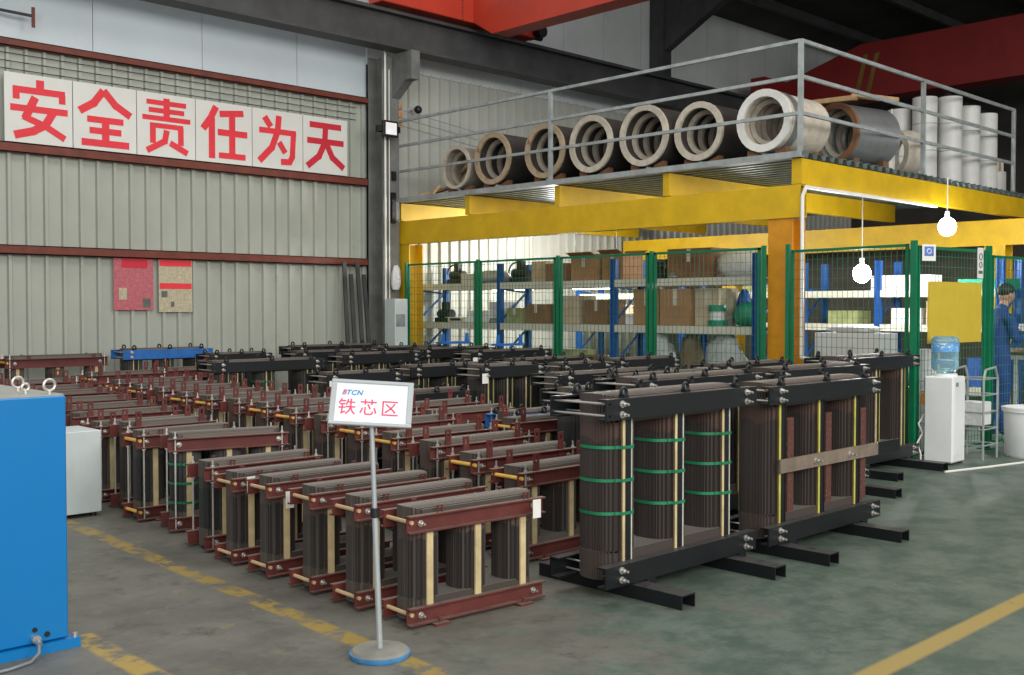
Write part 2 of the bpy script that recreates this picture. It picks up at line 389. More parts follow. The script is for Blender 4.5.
# ---- slogan boards
STROKES = {'安': [(13, [(52, 99), (52, 82)]), (11, [(8, 80), (93, 80)]), (11, [(13.5, 80), (13.5, 64)]), (11, [(88, 80), (88, 64)]), (11, [(4, 50), (97, 50)]), (13, [(44, 70), (27, 33)]), (11, [(24, 37), (60, 24), (92, 6)]), (13, [(74, 50), (60, 26), (40, 14), (10, 5)])],
 '全': [(13, [(47, 97), (30, 74), (5, 58)]), (13, [(47, 97), (68, 74), (95, 58)]), (11, [(18, 46), (82, 46)]), (11, [(22, 27), (78, 27)]), (12, [(8, 6), (92, 6)]), (13, [(50, 50), (50, 6)])],
 '责': [(9, [(12, 90), (88, 90)]), (9, [(16, 76), (84, 76)]), (9, [(4, 62), (96, 62)]), (12, [(50, 99), (50, 62)]), (9, [(18, 49), (82, 49)]), (11, [(23.5, 49), (23.5, 17)]), (11, [(77, 49), (77, 17)]), (11, [(50, 42), (46, 22), (12, 3)]), (11, [(56, 20), (90, 4)])],
 '任': [(13, [(33, 98), (22, 76), (6, 54)]), (13, [(24, 76), (24, 1)]), (12, [(90, 91), (40, 85)]), (12, [(36, 51), (98, 51)]), (13, [(66, 86), (66, 8)]), (11, [(38, 8), (94, 8)])],
 '为': [(13, [(20, 92), (34, 74)]), (13, [(52, 97), (49, 66), (36, 34), (8, 6)]), (11, [(8, 66), (91, 66)]), (12, [(85, 66), (82, 20), (76, 9), (56, 8)]), (12, [(52, 46), (66, 26)])],
 '天': [(12, [(12, 90), (88, 90)]), (12, [(6, 58), (94, 58)]), (13, [(50, 90), (48, 56), (34, 28), (6, 6)]), (13, [(52, 54), (66, 28), (94, 8)])]}
XS = [4.92, 5.80, 6.69, 7.58, 8.51, 9.41, 10.26]
for i, ch in enumerate('安全责任为天'):
    x0, x1 = XS[i]+.006, XS[i+1]-.006
    t = thing('slogan_board', 'white wall board with the red character %s, %s of six in the slogan' % (ch, ['first', 'second', 'third', 'fourth', 'fifth', 'last'][i]), 'sign', ((x0+x1)/2, WY-.15, 3.75))
    part(MB().box(-(x1-x0)/2, (x1-x0)/2, 0, .02, 0, .89), 'board', 'board_white', t)
    mb = MB()
    for w_, pts in STROKES[ch]:
        q = [Vector(((a-50)*.0079, -.003, (b_-50)*.0079+.445)) for a, b_ in pts]
        for k in range(len(q)-1):
            d = (q[k+1]-q[k]).normalized(); nrm = Vector((-d.z, 0, d.x))*w_*.0079/2; e = w_*.0079*.35
            a = q[k]-(d*e if k else d*0); b_ = q[k+1]+(d*e if k < len(q)-2 else d*0)
            yo = Vector((0, -.0004*len(mb.f), 0)); mb.add([a+nrm+yo, a-nrm+yo, b_-nrm+yo, b_+nrm+yo], [(0, 1, 2, 3)])
    part(mb, 'character', 'slogan_red_dull' if i == 5 else 'slogan_red', t, fix=False)
# ---- posters
def poster(x0, x1, z0, z1, mat, label, rows):
    t = thing('wall_poster', label, 'poster', ((x0+x1)/2, WY-.075, z0)); h = z1-z0; w2 = (x1-x0)/2
    part(MB().box(-w2, w2, 0, .008, 0, h), 'sheet', mat, t)
    for nm, m_, a, b_, c_, d in rows: part(MB().box(a*w2, b_*w2, -.003, -.0005, c_*h, d*h), nm, m_, t)
    return t
poster(6.37, 6.95, 1.57, 2.31, 'poster_pink', 'faded pink notice poster on the wall, left of the pair', [('photo_print', 'poster_print', .45, .85, .05, .22), ('photo_print', 'poster_cream', -.75, -.35, .2, .42), ('headline', 'slogan_red_dull', -.6, .7, .80, .97)])
t = poster(7.03, 7.55, 1.54, 2.30, 'poster_cream', 'cream notice poster with red headline band, right of the pink poster', [('headline', 'slogan_red', -.95, .95, .87, .99), ('red_band', 'slogan_red', -.95, .95, .44, .55), ('photo_print', 'poster_print', -.85, -.5, .28, .40), ('photo_print', 'poster_print', -.3, -.1, .1, .2)])
# wall bracket arm upper left
t = thing('wall_bracket', 'rusty steel arm bracket sticking out high on the pale upper wall', 'bracket', (4.9, 14.35, 5.35))
part(MB().box(.34, .38, -.02, .0, -.12, .14), 'end_plate', 'purlin_red', t); part(MB().rod((-.9, .2, .1), (.34, 0, .03), .02), 'arm', 'girder_grey', t)

# ================================================================ CRANES
t = thing('overhead_crane', 'bright red overhead crane girder at the top, nearest the camera', 'crane', (12.6, 13.7, 6.4))
mb = MB().box(-2.3, 1.15, -.14, .22, .02, .48); part(mb, 'end_carriage', 'crane_red', t, bevel=.01)
mb = MB().prism([(-.9, .0), (-.2, -.14+.0), (-20, -.14), (-20, 1.3), (.3, 1.3), (.3, .2)], 0, .1, .75)
mb = MB(); mb.prism([(.2, .04), (-.12, .04), (-.6, -.24), (-20, -.24), (-20, 1.5), (.2, 1.5)], 0, -.38, .0)
part(mb, 'bridge_girder', 'crane_red', t)
part(MB().rod((1.15, -.3, .13), (1.15, .05, .13), .11, 16).rod((1.05, 0, .1), (1.4, 0, .1), .06, 12), 'buffer', 'black_plastic', t, smooth=True)
mb = MB()
for i in range(9): mb.rod((-.62, -.15, .04+i*.05), (-.62, -.13, .04+i*.05), .012, 6)
part(mb, 'bolt_row', 'dark_rail', t)
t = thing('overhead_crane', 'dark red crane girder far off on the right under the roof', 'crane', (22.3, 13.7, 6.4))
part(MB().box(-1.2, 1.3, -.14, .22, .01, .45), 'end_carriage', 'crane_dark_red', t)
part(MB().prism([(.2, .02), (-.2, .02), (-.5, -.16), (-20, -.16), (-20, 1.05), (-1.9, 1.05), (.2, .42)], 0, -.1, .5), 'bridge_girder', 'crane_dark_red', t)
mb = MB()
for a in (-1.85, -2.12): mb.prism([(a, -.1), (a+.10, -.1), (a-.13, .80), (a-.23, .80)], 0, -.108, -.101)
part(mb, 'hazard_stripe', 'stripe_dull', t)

# ================================================================ MEZZANINE
def ibeam(a, b_, axis, y0, y1, z0, z1, t_=.012, mb=None):
    """I section along an axis: y0..y1 is the flange width across, z0..z1 its height"""
    mb = mb or MB(); c_ = (y0+y1)/2
    def bx(p0, p1, q0, q1):
        if axis == 'x': mb.box(a, b_, p0, p1, q0, q1)
        else: mb.box(p0, p1, a, b_, q0, q1)
    bx(y0, y1, z0, z0+t_); bx(y0, y1, z1-t_, z1); bx(y0, y0+t_, z0+t_, z1-t_); bx(y1-t_, y1, z0+t_, z1-t_); return mb
t = thing('mezzanine', 'yellow steel mezzanine platform frame over the fenced storage racks', 'platform', (11.1, 6.65, 0))
def mp(mb, n, m_, label=None, **kw):
    for i, v in enumerate(mb.v): mb.v[i] = (v[0]-11.1, v[1]-6.65, v[2])
    return part(mb, n, m_, t, label, **kw)
mp(ibeam(6.64, 14.35, 'y', 11.1, 11.25, 2.66, 3.04), 'main_beam', 'yellow_paint')
mp(ibeam(5.4, 14.35, 'y', 17.1, 17.3, 2.58, 2.98), 'main_beam', 'yellow_paint')
for y in (14.2, 12.5, 10.58, 8.64): mp(ibeam(11.1, 17.3, 'x', y-.1, y, 3.05, 3.34), 'joist', 'yellow_paint')
mp(ibeam(11.1, 18.2, 'x', 6.62, 6.75, 3.04, 3.34), 'edge_beam', 'yellow_paint')
for x, y in ((11.12, 6.76), (17.0, 6.6), (17.0, 11.5)):
    h = 2.66 if x < 12 else 2.58
    mp(MB().box(x, x+.02, y, y+.32, 0, h).box(x+.28, x+.30, y, y+.32, 0, h).box(x+.02, x+.28, y+.14, y+.18, 0, h), 'column', 'orange_paint' if x < 12 else 'yellow_paint', 'orange-yellow column')
x, y = 11.12, 13.93
mp(MB().box(x, x+.02, y, y+.32, 0, 2.66).box(x+.28, x+.30, y, y+.32, 0, 2.66).box(x+.02, x+.28, y+.14, y+.18, 0, 2.66), 'column', 'yellow_paint')
for y0_, y1_ in ((6.62, 6.75), (8.54, 8.64), (10.48, 10.58), (12.4, 12.5), (14.1, 14.2)): mp(MB().box(11.092, 11.099, y0_, y1_, 3.05, 3.34), 'end_plate', 'yellow_paint')
# deck sheet, trapezoidal ribs running along y
prof = []; x = 11.12
while x < 18.2: prof += [(x, 3.36), (x+.07, 3.36), (x+.10, 3.42), (x+.17, 3.42)]; x += .2
n = len(prof); mb = MB(); mb.add([(p[0], 6.6, p[1]) for p in prof]+[(p[0], 14.35, p[1]) for p in prof]+[(p[0], 6.6, p[1]-.012) for p in prof]+[(p[0], 14.35, p[1]-.012) for p in prof],
    [(i, i+1, n+i+1, n+i) for i in range(n-1)]+[(2*n+i, 3*n+i, 3*n+i+1, 2*n+i+1) for i in range(n-1)]+[(i, 2*n+i, 2*n+i+1, i+1) for i in range(n-1)])
mp(mb, 'deck_sheet', 'deck_steel', fix=False)
mp(MB().box(11.02, 11.06, 6.6, 14.35, 3.36, 3.42).box(11.02, 11.12, 6.6, 14.35, 3.35, 3.36), 'edge_angle', 'rail_steel')
# railing
RZ = (4.69, 4.28, 3.86)
mb = MB()
for z in RZ: mb.bar((11.06, 6.62, z), (11.06, 14.35, z), .04, .04)
mp(mb, 'front_rail', 'rail_steel')
mb = MB()
for z in RZ: mb.bar((11.06, 6.62, z), (17.35, 6.62, z), .04, .04)
mp(mb, 'side_rail', 'rail_steel')
for x, y in ((11.06, 6.62), (11.06, 10.63), (11.06, 14.3), (14.2, 6.62), (17.33, 6.62)):
    mp(MB().bar((x, y, 3.42), (x, y, 4.70), .05, .05), 'rail_post', 'rail_steel')
# white conduit on the corner column
tag(part(MB().tube([(14.5, 6.56, 3.0), (11.09, 6.56, 3.0), (11.08, 6.60, 2.9), (11.08, 6.60, 1.02), (11.08, 6.42, 1.0), (11.08, 6.3, 1.0)], .022, 8), 'conduit_pipe', 'pvc', smooth=True), 'white plastic conduit running down the orange corner column of the mezzanine', 'pipe')
# chocks and coils on the deck
def cylhousing(name, label, x, y, dia, ln, face, body='coil_body', th=.085, inner='coil_inner', zc=None, rz=0, rings=3, label2='coil housings lying on the mezzanine'):
    R = dia/2; z = 3.42+.07
    o = thing(name, label, 'coil', (x, y, z+R), rz, label2)
    part(MB().lathe([(R-th, 0), (R, 0), (R, .04), (R-th, .04)], axis='x', n=28, closed=True), 'end_ring', face, o, smooth=True)
    part(MB().lathe([(R-.012, .04), (R-.012, ln), (R-th+.01, ln), (R-th+.01, .04)], axis='x', n=28, closed=True), 'shell', body, o, smooth=True)
    mb = MB()
    for k in range(rings):
        a = .16+k*.24; mb.lathe([(R-th-.005, a), (R-th-.06, a+.02), (R-th-.06, a+.07), (R-th-.005, a+.09)], axis='x', n=28, closed=True)
    part(mb, 'inner_ring', inner, o, smooth=True)
    for s_ in (-1, 1):
        for xx in (.08, ln-.2): part(MB().prism([(s_*.12, -R-.07), (s_*.27, -R-.07), (s_*.27, -R*.86), (s_*.12, -R*.985)], 0, xx, xx+.1), 'chock', 'wood_rot', o)
    return o
CY = [(12.88, .68, 'coil_cream', 'dusty pale ring-ended coil with bars inside, farthest left on the mezzanine'), (12.03, .80, 'coil_rust', 'coil housing with rust-stained octagonal face, second from the left on the mezzanine'),
      (10.92, .80, 'coil_rust', 'coil housing with orange-brown rim in front of the left railing post'), (10.02, .80, 'coil_cream', 'coil housing with chipped cream rim just right of the railing post'),
      (9.08, .82, 'coil_cream', 'coil housing with grey hollow rings, fifth from the left on the mezzanine'), (8.26, .76, 'coil_cream', 'brown bodied coil housing left of the bright white ring')]
for i, (y, d, f, lab) in enumerate(CY):
    o = cylhousing('coil_housing', lab, 11.22+(.1 if i == 5 else 0), y, d, .9 if i else .55, f, 'coil_body' if i else 'coil_inner', .08 if i != 0 else .05)
    if i == 0: part(MB().bar((.1, -.25, -.05), (.3, .2, -.22), .05, .05).bar((.2, -.22, .12), (.35, .24, -.02), .05, .05), 'inner_bar', 'wood', o)
o = cylhousing('coil_housing', 'bright white ring coil at the mezzanine corner post', 11.24, 7.24, .76, .95, 'coil_white', 'coil_cream', .09)
part(MB().lathe([(.378, .12), (.378, .26), (.36, .26), (.36, .12)], axis='x', n=28, closed=True), 'band', 'steel_sheet', o, smooth=True)
# crated steel coil on the right side
o = cylhousing('crated_coil', 'steel drum coil held in a broken wooden crate right of the corner post', 12.85, 7.20, .80, .85, 'wood_rot', 'steel_sheet', .08, rz=math.radians(-12), label2=None)
part(MB().bar((-.1, -.42, .42), (.75, -.38, .45), .1, .05).bar((-.12, -.45, .38), (-.12, .42, .44), .09, .06), 'top_plank', 'wood', o)
part(MB().bar((-.13, .38, -.44), (-.13, .38, .42), .12, .05).bar((-.15, .38, -.3), (-.16, .12, -.42), .06, .05).bar((-.18, .45, .0), (-.18, .25, -.25), .05, .05).bar((-.2, .5, -.3), (-.15, .3, -.42), .08, .05).bar((-.13, .5, .3), (-.13, .2, .42), .08, .04), 'crate_plank', 'wood', o)
o = thing('hoop_ring', 'upright cream ring leaning behind the steel drum coil', 'ring', (14.35, 7.12, 3.43+.34), math.radians(-25))
part(MB().lathe([(.23, 0), (.33, 0), (.33, .28), (.23, .28)], axis='x', n=24, closed=True), 'rim', 'coil_cream', o, smooth=True)
part(MB().bar((-.03, -.0, .33), (-.03, .0, -.33), .10, .03).rod((-.03, 0, .33), (-.03, 0, .62), .008, 5), 'wrapping', 'paper', o)
# upright white tubes
for i, (x, y, h, lab) in enumerate(((15.5, 7.6, 1.12, 'grey-shaded upright duct tube, leftmost of the tall tubes'), (15.45, 7.18, 1.24, 'tall white upright duct tube, second from the left, with wire loops on top'), (15.80, 6.96, 1.26, 'wide white upright duct tube beside the second railing post'), (16.42, 6.95, 1.20, 'white upright duct tube with wrinkled foil, second from the right'), (17.02, 6.93, 1.16, 'white upright duct tube, rightmost of the tall row'))):
    o = thing('duct_tube', lab, 'tube', (x, y, 3.46), 0, 'upright white tubes on the mezzanine')
    part(MB().lathe([(.15, 0), (.175, 0), (.175, h), (.15, h)], n=24, closed=True), 'tube_wall', 'tube_white', o, smooth=True)
    part(MB().lathe([(.18, h*.36), (.18, h*.37), (.176, h*.37), (.176, h*.36)], n=24, closed=True).lathe([(.18, h*.68), (.18, h*.69), (.176, h*.69), (.176, h*.68)], n=24, closed=True), 'seam_band', 'rail_steel', o)
    part(MB().torus((-.06, 0, h+.015), .04, .006, 'x', 12, 5), 'wire_loop', 'dark_rail', o)
tag(part(MB().lathe([(0, 0), (.13, 0), (.13, .34), (0, .34)], c=(17.55, 6.95, 3.43), n=20), 'short_drum', 'tube_white', smooth=True), 'short white drum beside the last railing post', 'drum')
o = thing('pallet_bundle', 'bundle of pale planks at the right edge of the mezzanine', 'planks', (18.0, 7.25, 3.43))
for k in range(4): part(MB().box(-.2+k*.1, -.12+k*.1, -.15, .15, .1, .62), 'plank', 'coil_white' if k % 2 else 'wood', o)
part(MB().box(-.22, .22, -.2, .2, 0, .1), 'base_block', 'black_plastic', o)
for i, (a, b_) in enumerate((((11.25, 13.75, 3.45), (11.6, 13.3, 3.6)), ((11.75, 13.9, 3.45), (12.05, 13.4, 3.46)), ((11.2, 13.42, 3.44), (11.3, 13.36, 3.60)))):
    tag(part(MB().bar(a, b_, .14, .04), 'wood_offcut', 'wood'), ['pale wood offcut propped up beside the leftmost coil', 'flat plank end left of the leftmost coil', 'short wood block against the leftmost coil'][i], 'wood', 'wood offcuts on the mezzanine')

# ---- bulbs
def bulb(x, y, z, top, lab, pw):
    o = thing('light_bulb', lab, 'lamp', (x, y, z))
    part(MB().ball((0, 0, 0), .12, .12, .13, 18, 12), 'glass_bulb', 'bulb', o, smooth=True)
    part(MB().rod((0, 0, .12), (0, 0, .21), .03, 10), 'socket', 'white_plastic', o); part(MB().rod((0, 0, .21), (0, 0, top-z), .007, 6), 'cord', 'pvc', o)
    point('bulb_light', (x, y, z-.22), pw, .08)
bulb(14.6, 6.45, 2.72, 3.40, 'bare glowing bulb hanging at the front of the mezzanine beam', 75)
bulb(13.6, 7.18, 2.07, 3.38, 'bare glowing bulb hanging between the racks right of the corner column', 75)
for xx, yy, lb in ((13.3, 13.75, 'glowing fluorescent tube seen between the shelves of the second bay'), (13.3, 11.75, 'glowing fluorescent tube seen between the shelves, left of the blue rack upright')):
    o = thing('fluorescent_tube', lb, 'lamp', (xx, yy, 1.93))
    part(MB().rod((0, -.5, 0), (0, .5, 0), .022, 12), 'tube', 'tube_glow', o); part(MB().box(-.02, .02, -.54, .54, .03, .07).box(-.02, .02, -.54, -.5, -.02, .03).box(-.02, .02, .5, .54, -.02, .03), 'holder', 'white_plastic', o)
    for q in (-.45, .45): part(MB().rod((0, q, .07), (0, q, 1.43), .004, 5), 'hanger', 'dark_rail', o)
point('under_deck_fill', (13.6, 12.6, 2.8), 330, .3)  # added fill brightening the wall behind the racks, no batten fitting here
point('under_deck_fill', (14.0, 9.4, 2.8), 60, .3)  # weaker added fill between the racks, without a fitting

# ================================================================ FENCE
FX = 11.0; FH = 2.32
def fence_panel(x0, y0, x1, y1, lab, h=FH, nm='mesh_fence_panel', z0=.06, step=.11):
    d = Vector((x1-x0, y1-y0, 0)); L = d.length; rz = math.atan2(d.y, d.x)
    o = thing(nm, lab, 'fence', (x0, y0, 0), rz, 'green mesh fence panels round the storage')
    part(MB().box(.02, L-.02, -.015, .015, h-.03, h).box(.02, L-.02, -.015, .015, z0, z0+.03).box(.02, .05, -.015, .015, z0, h).box(L-.05, L-.02, -.015, .015, z0, h), 'frame', 'fence_green', o)
    mb = MB(); k = step
    while k < L-.04: mb.box(k-.0022, k+.0022, -.002, .002, z0, h); k += step*.62
    z = z0+step
    while z < h: mb.box(.03, L-.03, -.002, .002, z-.0022, z+.0022); z += step
    part(mb, 'wire_mesh', 'wire_green', o, fix=False)
    return o
def post(x, y, lab, h=FH+.02, w_=.045):
    o = thing('fence_post', lab, 'post', (x, y, 0), 0, 'green fence posts')
    part(MB().box(-w_/2, w_/2, -w_/2, w_/2, .012, h), 'upright', 'fence_green', o); part(MB().box(-.08, .08, -.08, .08, 0, .012), 'base_plate', 'fence_green', o)
PY = [13.85, 12.1, 10.42, 8.75, 7.06]
LB = ['farthest, against the yellow end column', 'second from the yellow end column', 'third, left of the blue rack upright in the middle', 'nearest the orange corner column']
for i in range(4):
    fence_panel(FX, PY[i]-.03, FX, PY[i+1]+.03, 'green wire mesh fence panel, ' + LB[i])
for i, y in enumerate(PY):
    post(FX, y, 'green square fence post ' + ['beside the yellow end column', 'between the first and second panels', 'between cartons and black pump on the rack', 'left of the big brown carton', 'just left of the orange corner column'][i])
post(FX-.02, 6.72, 'green fence post just right of the orange corner column')
fence_panel(FX-.02, 6.69, FX-.24, 5.14, 'green wire mesh fence panel between the orange column and the gate post', h=2.27)
post(10.72, 5.08, 'thick green gate post left of the water dispenser', 2.30, .056)
o = fence_panel(10.76, 5.07, 12.24, 4.96, 'green mesh gate leaf behind the water dispenser, carrying a yellow panel', h=2.25)
post(12.29, 4.95, 'thick green gate post right of the yellow panel', 2.30, .056)
fence_panel(12.36, 4.95, 13.7, 4.88, 'green mesh door leaf standing open in front of the worker', h=2.2)
# yellow panel on the gate
tag(part(MB().box(0, 1.15, -.012, 0, 0, .655), 'yellow_panel', 'yellow_sheet'), 'plain yellow square board hung on the green gate', 'board')
yp = bpy.data.objects['yellow_panel']; yp.location = (10.93, 5.03, 1.225); yp.rotation_euler = (0, 0, math.radians(-4))
o = thing('notice_sign', 'small square white and blue sign at the top of the gate post', 'sign', (10.80, 5.03, 2.09), math.radians(-30)); part(MB().box(0, .16, 0, .005, 0, .17), 'plate', 'board_white', o); part(MB().box(.025, .135, -.002, -.0005, .05, .15), 'blue_pictogram', 'sign_blue', o)
part(MB().torus((.08, -.003, .1), .025, .006, 'y', 10, 4), 'pictogram', 'board_white', o)
o = thing('notice_sign', 'small tall white sign with black round pictogram left of the right gate post', 'sign', (11.98, 4.945, 1.93), math.radians(-4)); part(MB().box(0, .13, 0, .005, 0, .34), 'plate', 'board_white', o)
part(MB().torus((.065, -.003, .24), .035, .006, 'y', 12, 4).torus((.065, -.003, .15), .03, .006, 'y', 12, 4), 'pictogram', 'poster_print', o); part(MB().box(.02, .11, -.003, -.0005, .05, .085), 'lettering', 'poster_print', o)

# ================================================================ RACKS
def rack(x, ys, lv, lab, depth=.62, h=2.30):
    o = thing('storage_rack', lab, 'rack', (x, ys[-1], 0)); y0 = ys[-1]
    for y in ys:
        for dx in (0, depth):
            part(MB().box(dx, dx+.07, y-y0-.05, y-y0-.035, 0, h).box(dx, dx+.07, y-y0+.035, y-y0+.05, 0, h).box(dx+.02, dx+.035, y-y0-.035, y-y0+.035, 0, h), 'upright', 'rack_blue', o)
        mb = MB(); z = .2
        while z < h-.5: mb.bar((.05, y-y0, z), (depth, y-y0, z+.45), .02, .03); mb.bar((depth, y-y0, z+.45), (.05, y-y0, z+.5), .02, .03); z += .6
        part(mb, 'brace', 'rack_blue', o)
    for z in lv:
        for a, b_ in zip(ys, ys[1:]):
            for dx in (-.02, depth+.05): part(MB().box(dx, dx+.04, b_-y0+.05, a-y0-.05, z-.1, z), 'shelf_beam', 'rack_cream', o)
            part(MB().box(.0, depth+.05, b_-y0+.06, a-y0-.06, z-.015, z-.002), 'shelf_panel', 'shelf_board', o)
            if z == lv[0]: pass
        
    return o
RX = 11.62
rack(RX, [14.35, 12.3, 9.94, 7.58], (.35, 1.36, 2.0), 'blue and cream storage rack just behind the mesh fence')
rack(14.9, [13.6, 11.2, 8.85, 7.62, 5.85], (.5, 1.36, 1.86), 'blue and cream storage rack further back, behind the hanging bulb')
def lidbox(nm, lab, cat, x, y, z, sx, sy, sz, mat, rz=0, group=None, tape=True, open_=False):
    o = thing(nm, lab, cat, (x, y, z), rz, group); part(MB().box(0, sx, -sy/2, sy/2, 0, sz), 'body', mat, o, bevel=.004)
    if tape: part(MB().box(-.002, -.0005, -.03, .03, sz*.55, sz-.005).box(-.002, sx, -.03, .03, sz+.0005, sz+.002), 'tape', 'coil_cream', o)
    if open_: part(MB().bar((0, 0, sz), (-.12, 0, sz+.05), sy, .006).bar((sx, 0, sz), (sx+.1, 0, sz+.06), sy, .006), 'flap', mat, o)
    return o
CT = 'cartons on the front rack'
lidbox('cardboard_box', 'small reddish carton on the top shelf, left of the open one', 'carton', RX+.05, 11.12, 2.0, .4, .42, .27, 'carton_dark', group=CT)
lidbox('cardboard_box', 'open-topped carton on the top shelf left of the blue upright', 'carton', RX+.05, 10.55, 2.0, .45, .50, .36, 'carton', group=CT, open_=True)
lidbox('cardboard_box', 'taller open carton right behind the blue upright on the top shelf', 'carton', RX+.12, 10.05, 2.0, .45, .40, .38, 'carton', group=CT, open_=True)
lidbox('cardboard_box', 'large brown carton on the top shelf beside the white sack', 'carton', RX+.08, 8.68, 2.0, .45, .72, .40, 'wood_rot', group=CT)
lidbox('cardboard_box', 'tan carton on the lower shelf just right of the blue upright', 'carton', RX+.05, 9.38, 1.36, .45, .44, .50, 'carton', group=CT)
lidbox('cardboard_box', 'large tan carton on the lower shelf behind the green post', 'carton', RX+.02, 8.86, 1.36, .5, .50, .50, 'carton', group=CT)
lidbox('cardboard_box', 'pale faded carton on the lower shelf beside the large tan one', 'carton', RX+.08, 8.38, 1.36, .45, .38, .50, 'carton_pale', group=CT)
lidbox('cardboard_box', 'brown carton stack on the lower shelf left of the blue upright', 'carton', RX+.1, 10.35, 1.36, .4, .45, .36, 'carton_dark', group=CT)
lidbox('cardboard_box', 'olive-tan carton in the middle of the lower shelf', 'carton', RX+.1, 10.95, 1.36, .4, .5, .42, 'carton_pale', group=CT)
lidbox('cardboard_box', 'brown carton low behind the black cores, second bay', 'carton', RX+.02, 11.5, 1.36, .4, .4, .30, 'carton_dark', group=CT)
lidbox('cardboard_box', 'square carton behind the black pump on the top shelf', 'carton', RX+.2, 11.62, 2.0, .35, .3, .32, 'carton_pale', group=CT)
lidbox('cardboard_box', 'flat green-grey carton leaning on the lower shelf', 'carton', RX+.05, 12.0, 1.36, .4, .35, .24, 'carton_green', group=CT)
lidbox('cardboard_box', 'dim carton on the bottom shelf below the pump bay', 'carton', RX+.05, 11.2, .35, .5, .9, .62, 'carton_green', group=CT)
lidbox('plastic_bin', 'long white bin on the lower shelf of the first bay', 'bin', RX+.1, 12.9, 1.36, .35, .55, .20, 'white_plastic', tape=False)
lidbox('plastic_bin', 'white and grey box on the middle level right of the first green post', 'bin', RX+.12, 12.08+.42, 1.36, .35, .3, .34, 'bag_white', tape=False)
def lump(nm, lab, cat, x, y, z, rx, ry, rz_, mat, seed, group=None, k=.18):
    mb = MB(); rnd = random.Random(seed)
    mb.ball((0, 0, rz_*.8), rx, ry, rz_, 16, 10, lump=k, seed=seed)
    for i in range(3): mb.ball((rnd.uniform(-.2, .2)*rx, rnd.uniform(-.45, .45)*ry, rz_*rnd.uniform(.5, 1.0)), rx*.7, ry*.55, rz_*.7, 12, 8, lump=k, seed=seed+i+9)
    for i, v in enumerate(mb.v): mb.v[i] = (v[0], v[1], max(v[2], 0))
    o = link(nm, mb.mesh(nm, mat, smooth=True), loc=(x, y, z)); return tag(o, lab, cat, group)
lump('plastic_sack', 'bulging white sack on the top shelf beside the corner column', 'sack', RX+.3, 8.0, 2.0, .22, .33, .21, 'bag_white', 1)
lump('plastic_sack', 'flattened white bag heap on the top shelf of the first bay', 'sack', RX+.3, 12.75, 2.0, .25, .5, .12, 'bag_grey', 2)
lump('green_sack', 'green wrapped bundle on the lower shelf near the corner column', 'sack', RX+.3, 7.86, 1.36, .22, .2, .18, 'sack_green', 3)
lump('cloth_bundle', 'blue cloth bundle on the lower shelf beside the pale carton', 'cloth', RX+.50, 8.08, 1.36+.001, .10, .10, .27, 'cloth_blue', 5)
lump('plastic_film', 'crumpled grey plastic film heap under the lower shelf, near the corner column', 'plastic wrap', RX+.12, 8.1, .36, .16, .32, .5, 'bag_grey', 6, k=.3)
lump('plastic_film', 'crumpled pale plastic film heap behind the black cores left of the brown sack', 'plastic wrap', RX+.1, 9.14, .36, .16, .2, .5, 'bag_grey', 7, k=.3)
lump('brown_sack', 'big brown sack under the lower shelf between two plastic heaps', 'sack', RX+.12, 8.66, .36, .17, .20, .5, 'bag_brown', 8)
# spools
for i, (y, m_) in enumerate(((8.32, 'sack_green'),)):
    o = thing('wire_spool', 'green and white wire spool on the lower shelf by the pale carton', 'spool', (RX-.0+.1, 8.1+.12, 1.36), 0)
    part(MB().rod((0, 0, 0), (0, 0, .08), .13, 20).rod((0, 0, .20), (0, 0, .28), .12, 20), 'flange', 'sack_green', o, smooth=True); part(MB().rod((0, 0, .08), (0, 0, .2), .10, 20), 'winding', 'bag_white', o, smooth=True)
# machine parts / pumps / hoses
def pump(x, y, z, lab, hose=True, s_=1):
    o = thing('machine_part', lab, 'machine part', (x, y, z))
    part(MB().box(-.12*s_, .12*s_, -.16*s_, .16*s_, 0, .08*s_).rod((0, -.15*s_, .14*s_), (0, .15*s_, .14*s_), .08*s_, 14).box(-.05*s_, .05*s_, -.05*s_, .05*s_, .2*s_, .34*s_), 'body', 'black_plastic', o)
    if hose:
        pts = [(0, .1+.18*math.cos(a)*s_, .16*s_+.16*math.sin(a)*s_) for a in [i*PI/8 for i in range(0, 13)]]
        part(MB().tube(pts, .014, 6), 'hose', 'black_plastic', o)
    return o
pump(RX+.2, 12.0, 2.0, 'black pump with looped hose on the top shelf beside the blue upright')
pump(RX+.2, 13.5, 2.0, 'dark machine head with cables on the top shelf, far left bay')
pump(RX+.15, 13.75, 1.36, 'dark bent machine part on the lower shelf at the far left', False)
pump(RX+.2, 9.25, 2.0, 'low dark part on the top shelf beside the green post', False, .7)
o = thing('keyboard_box', 'grey flat case with buttons on the lower shelf, far left bay', 'case', (RX+.05, 13.42, 1.36)); part(MB().box(0, .3, -.25, .25, 0, .09), 'case', 'rack_cream', o, bevel=.01); part(MB().box(-.003, -.0005, -.15, .12, .03, .07), 'button_strip', 'black_plastic', o)
for i, (y, z, sy, sz, mt, lb) in enumerate(((12.6, .35, .7, .5, 'carton_dark', 'brown carton on the bottom shelf behind the second fence panel'), (10.4, .35, .7, .55, 'wood_rot', 'dark carton on the bottom shelf left of the middle blue upright'), (13.1, 2.0, .4, .16, 'rack_cream', 'flat cream box on the top shelf beside the dark machine head'), (9.62, 1.36, .3, .16, 'bag_white', 'small white box on the lower shelf beside the tan carton'))):
    lidbox('storage_box', lb, 'box', RX+.08, y if i != 3 else 9.7, z, .4, sy if i != 3 else .16, sz, mt, tape=False)
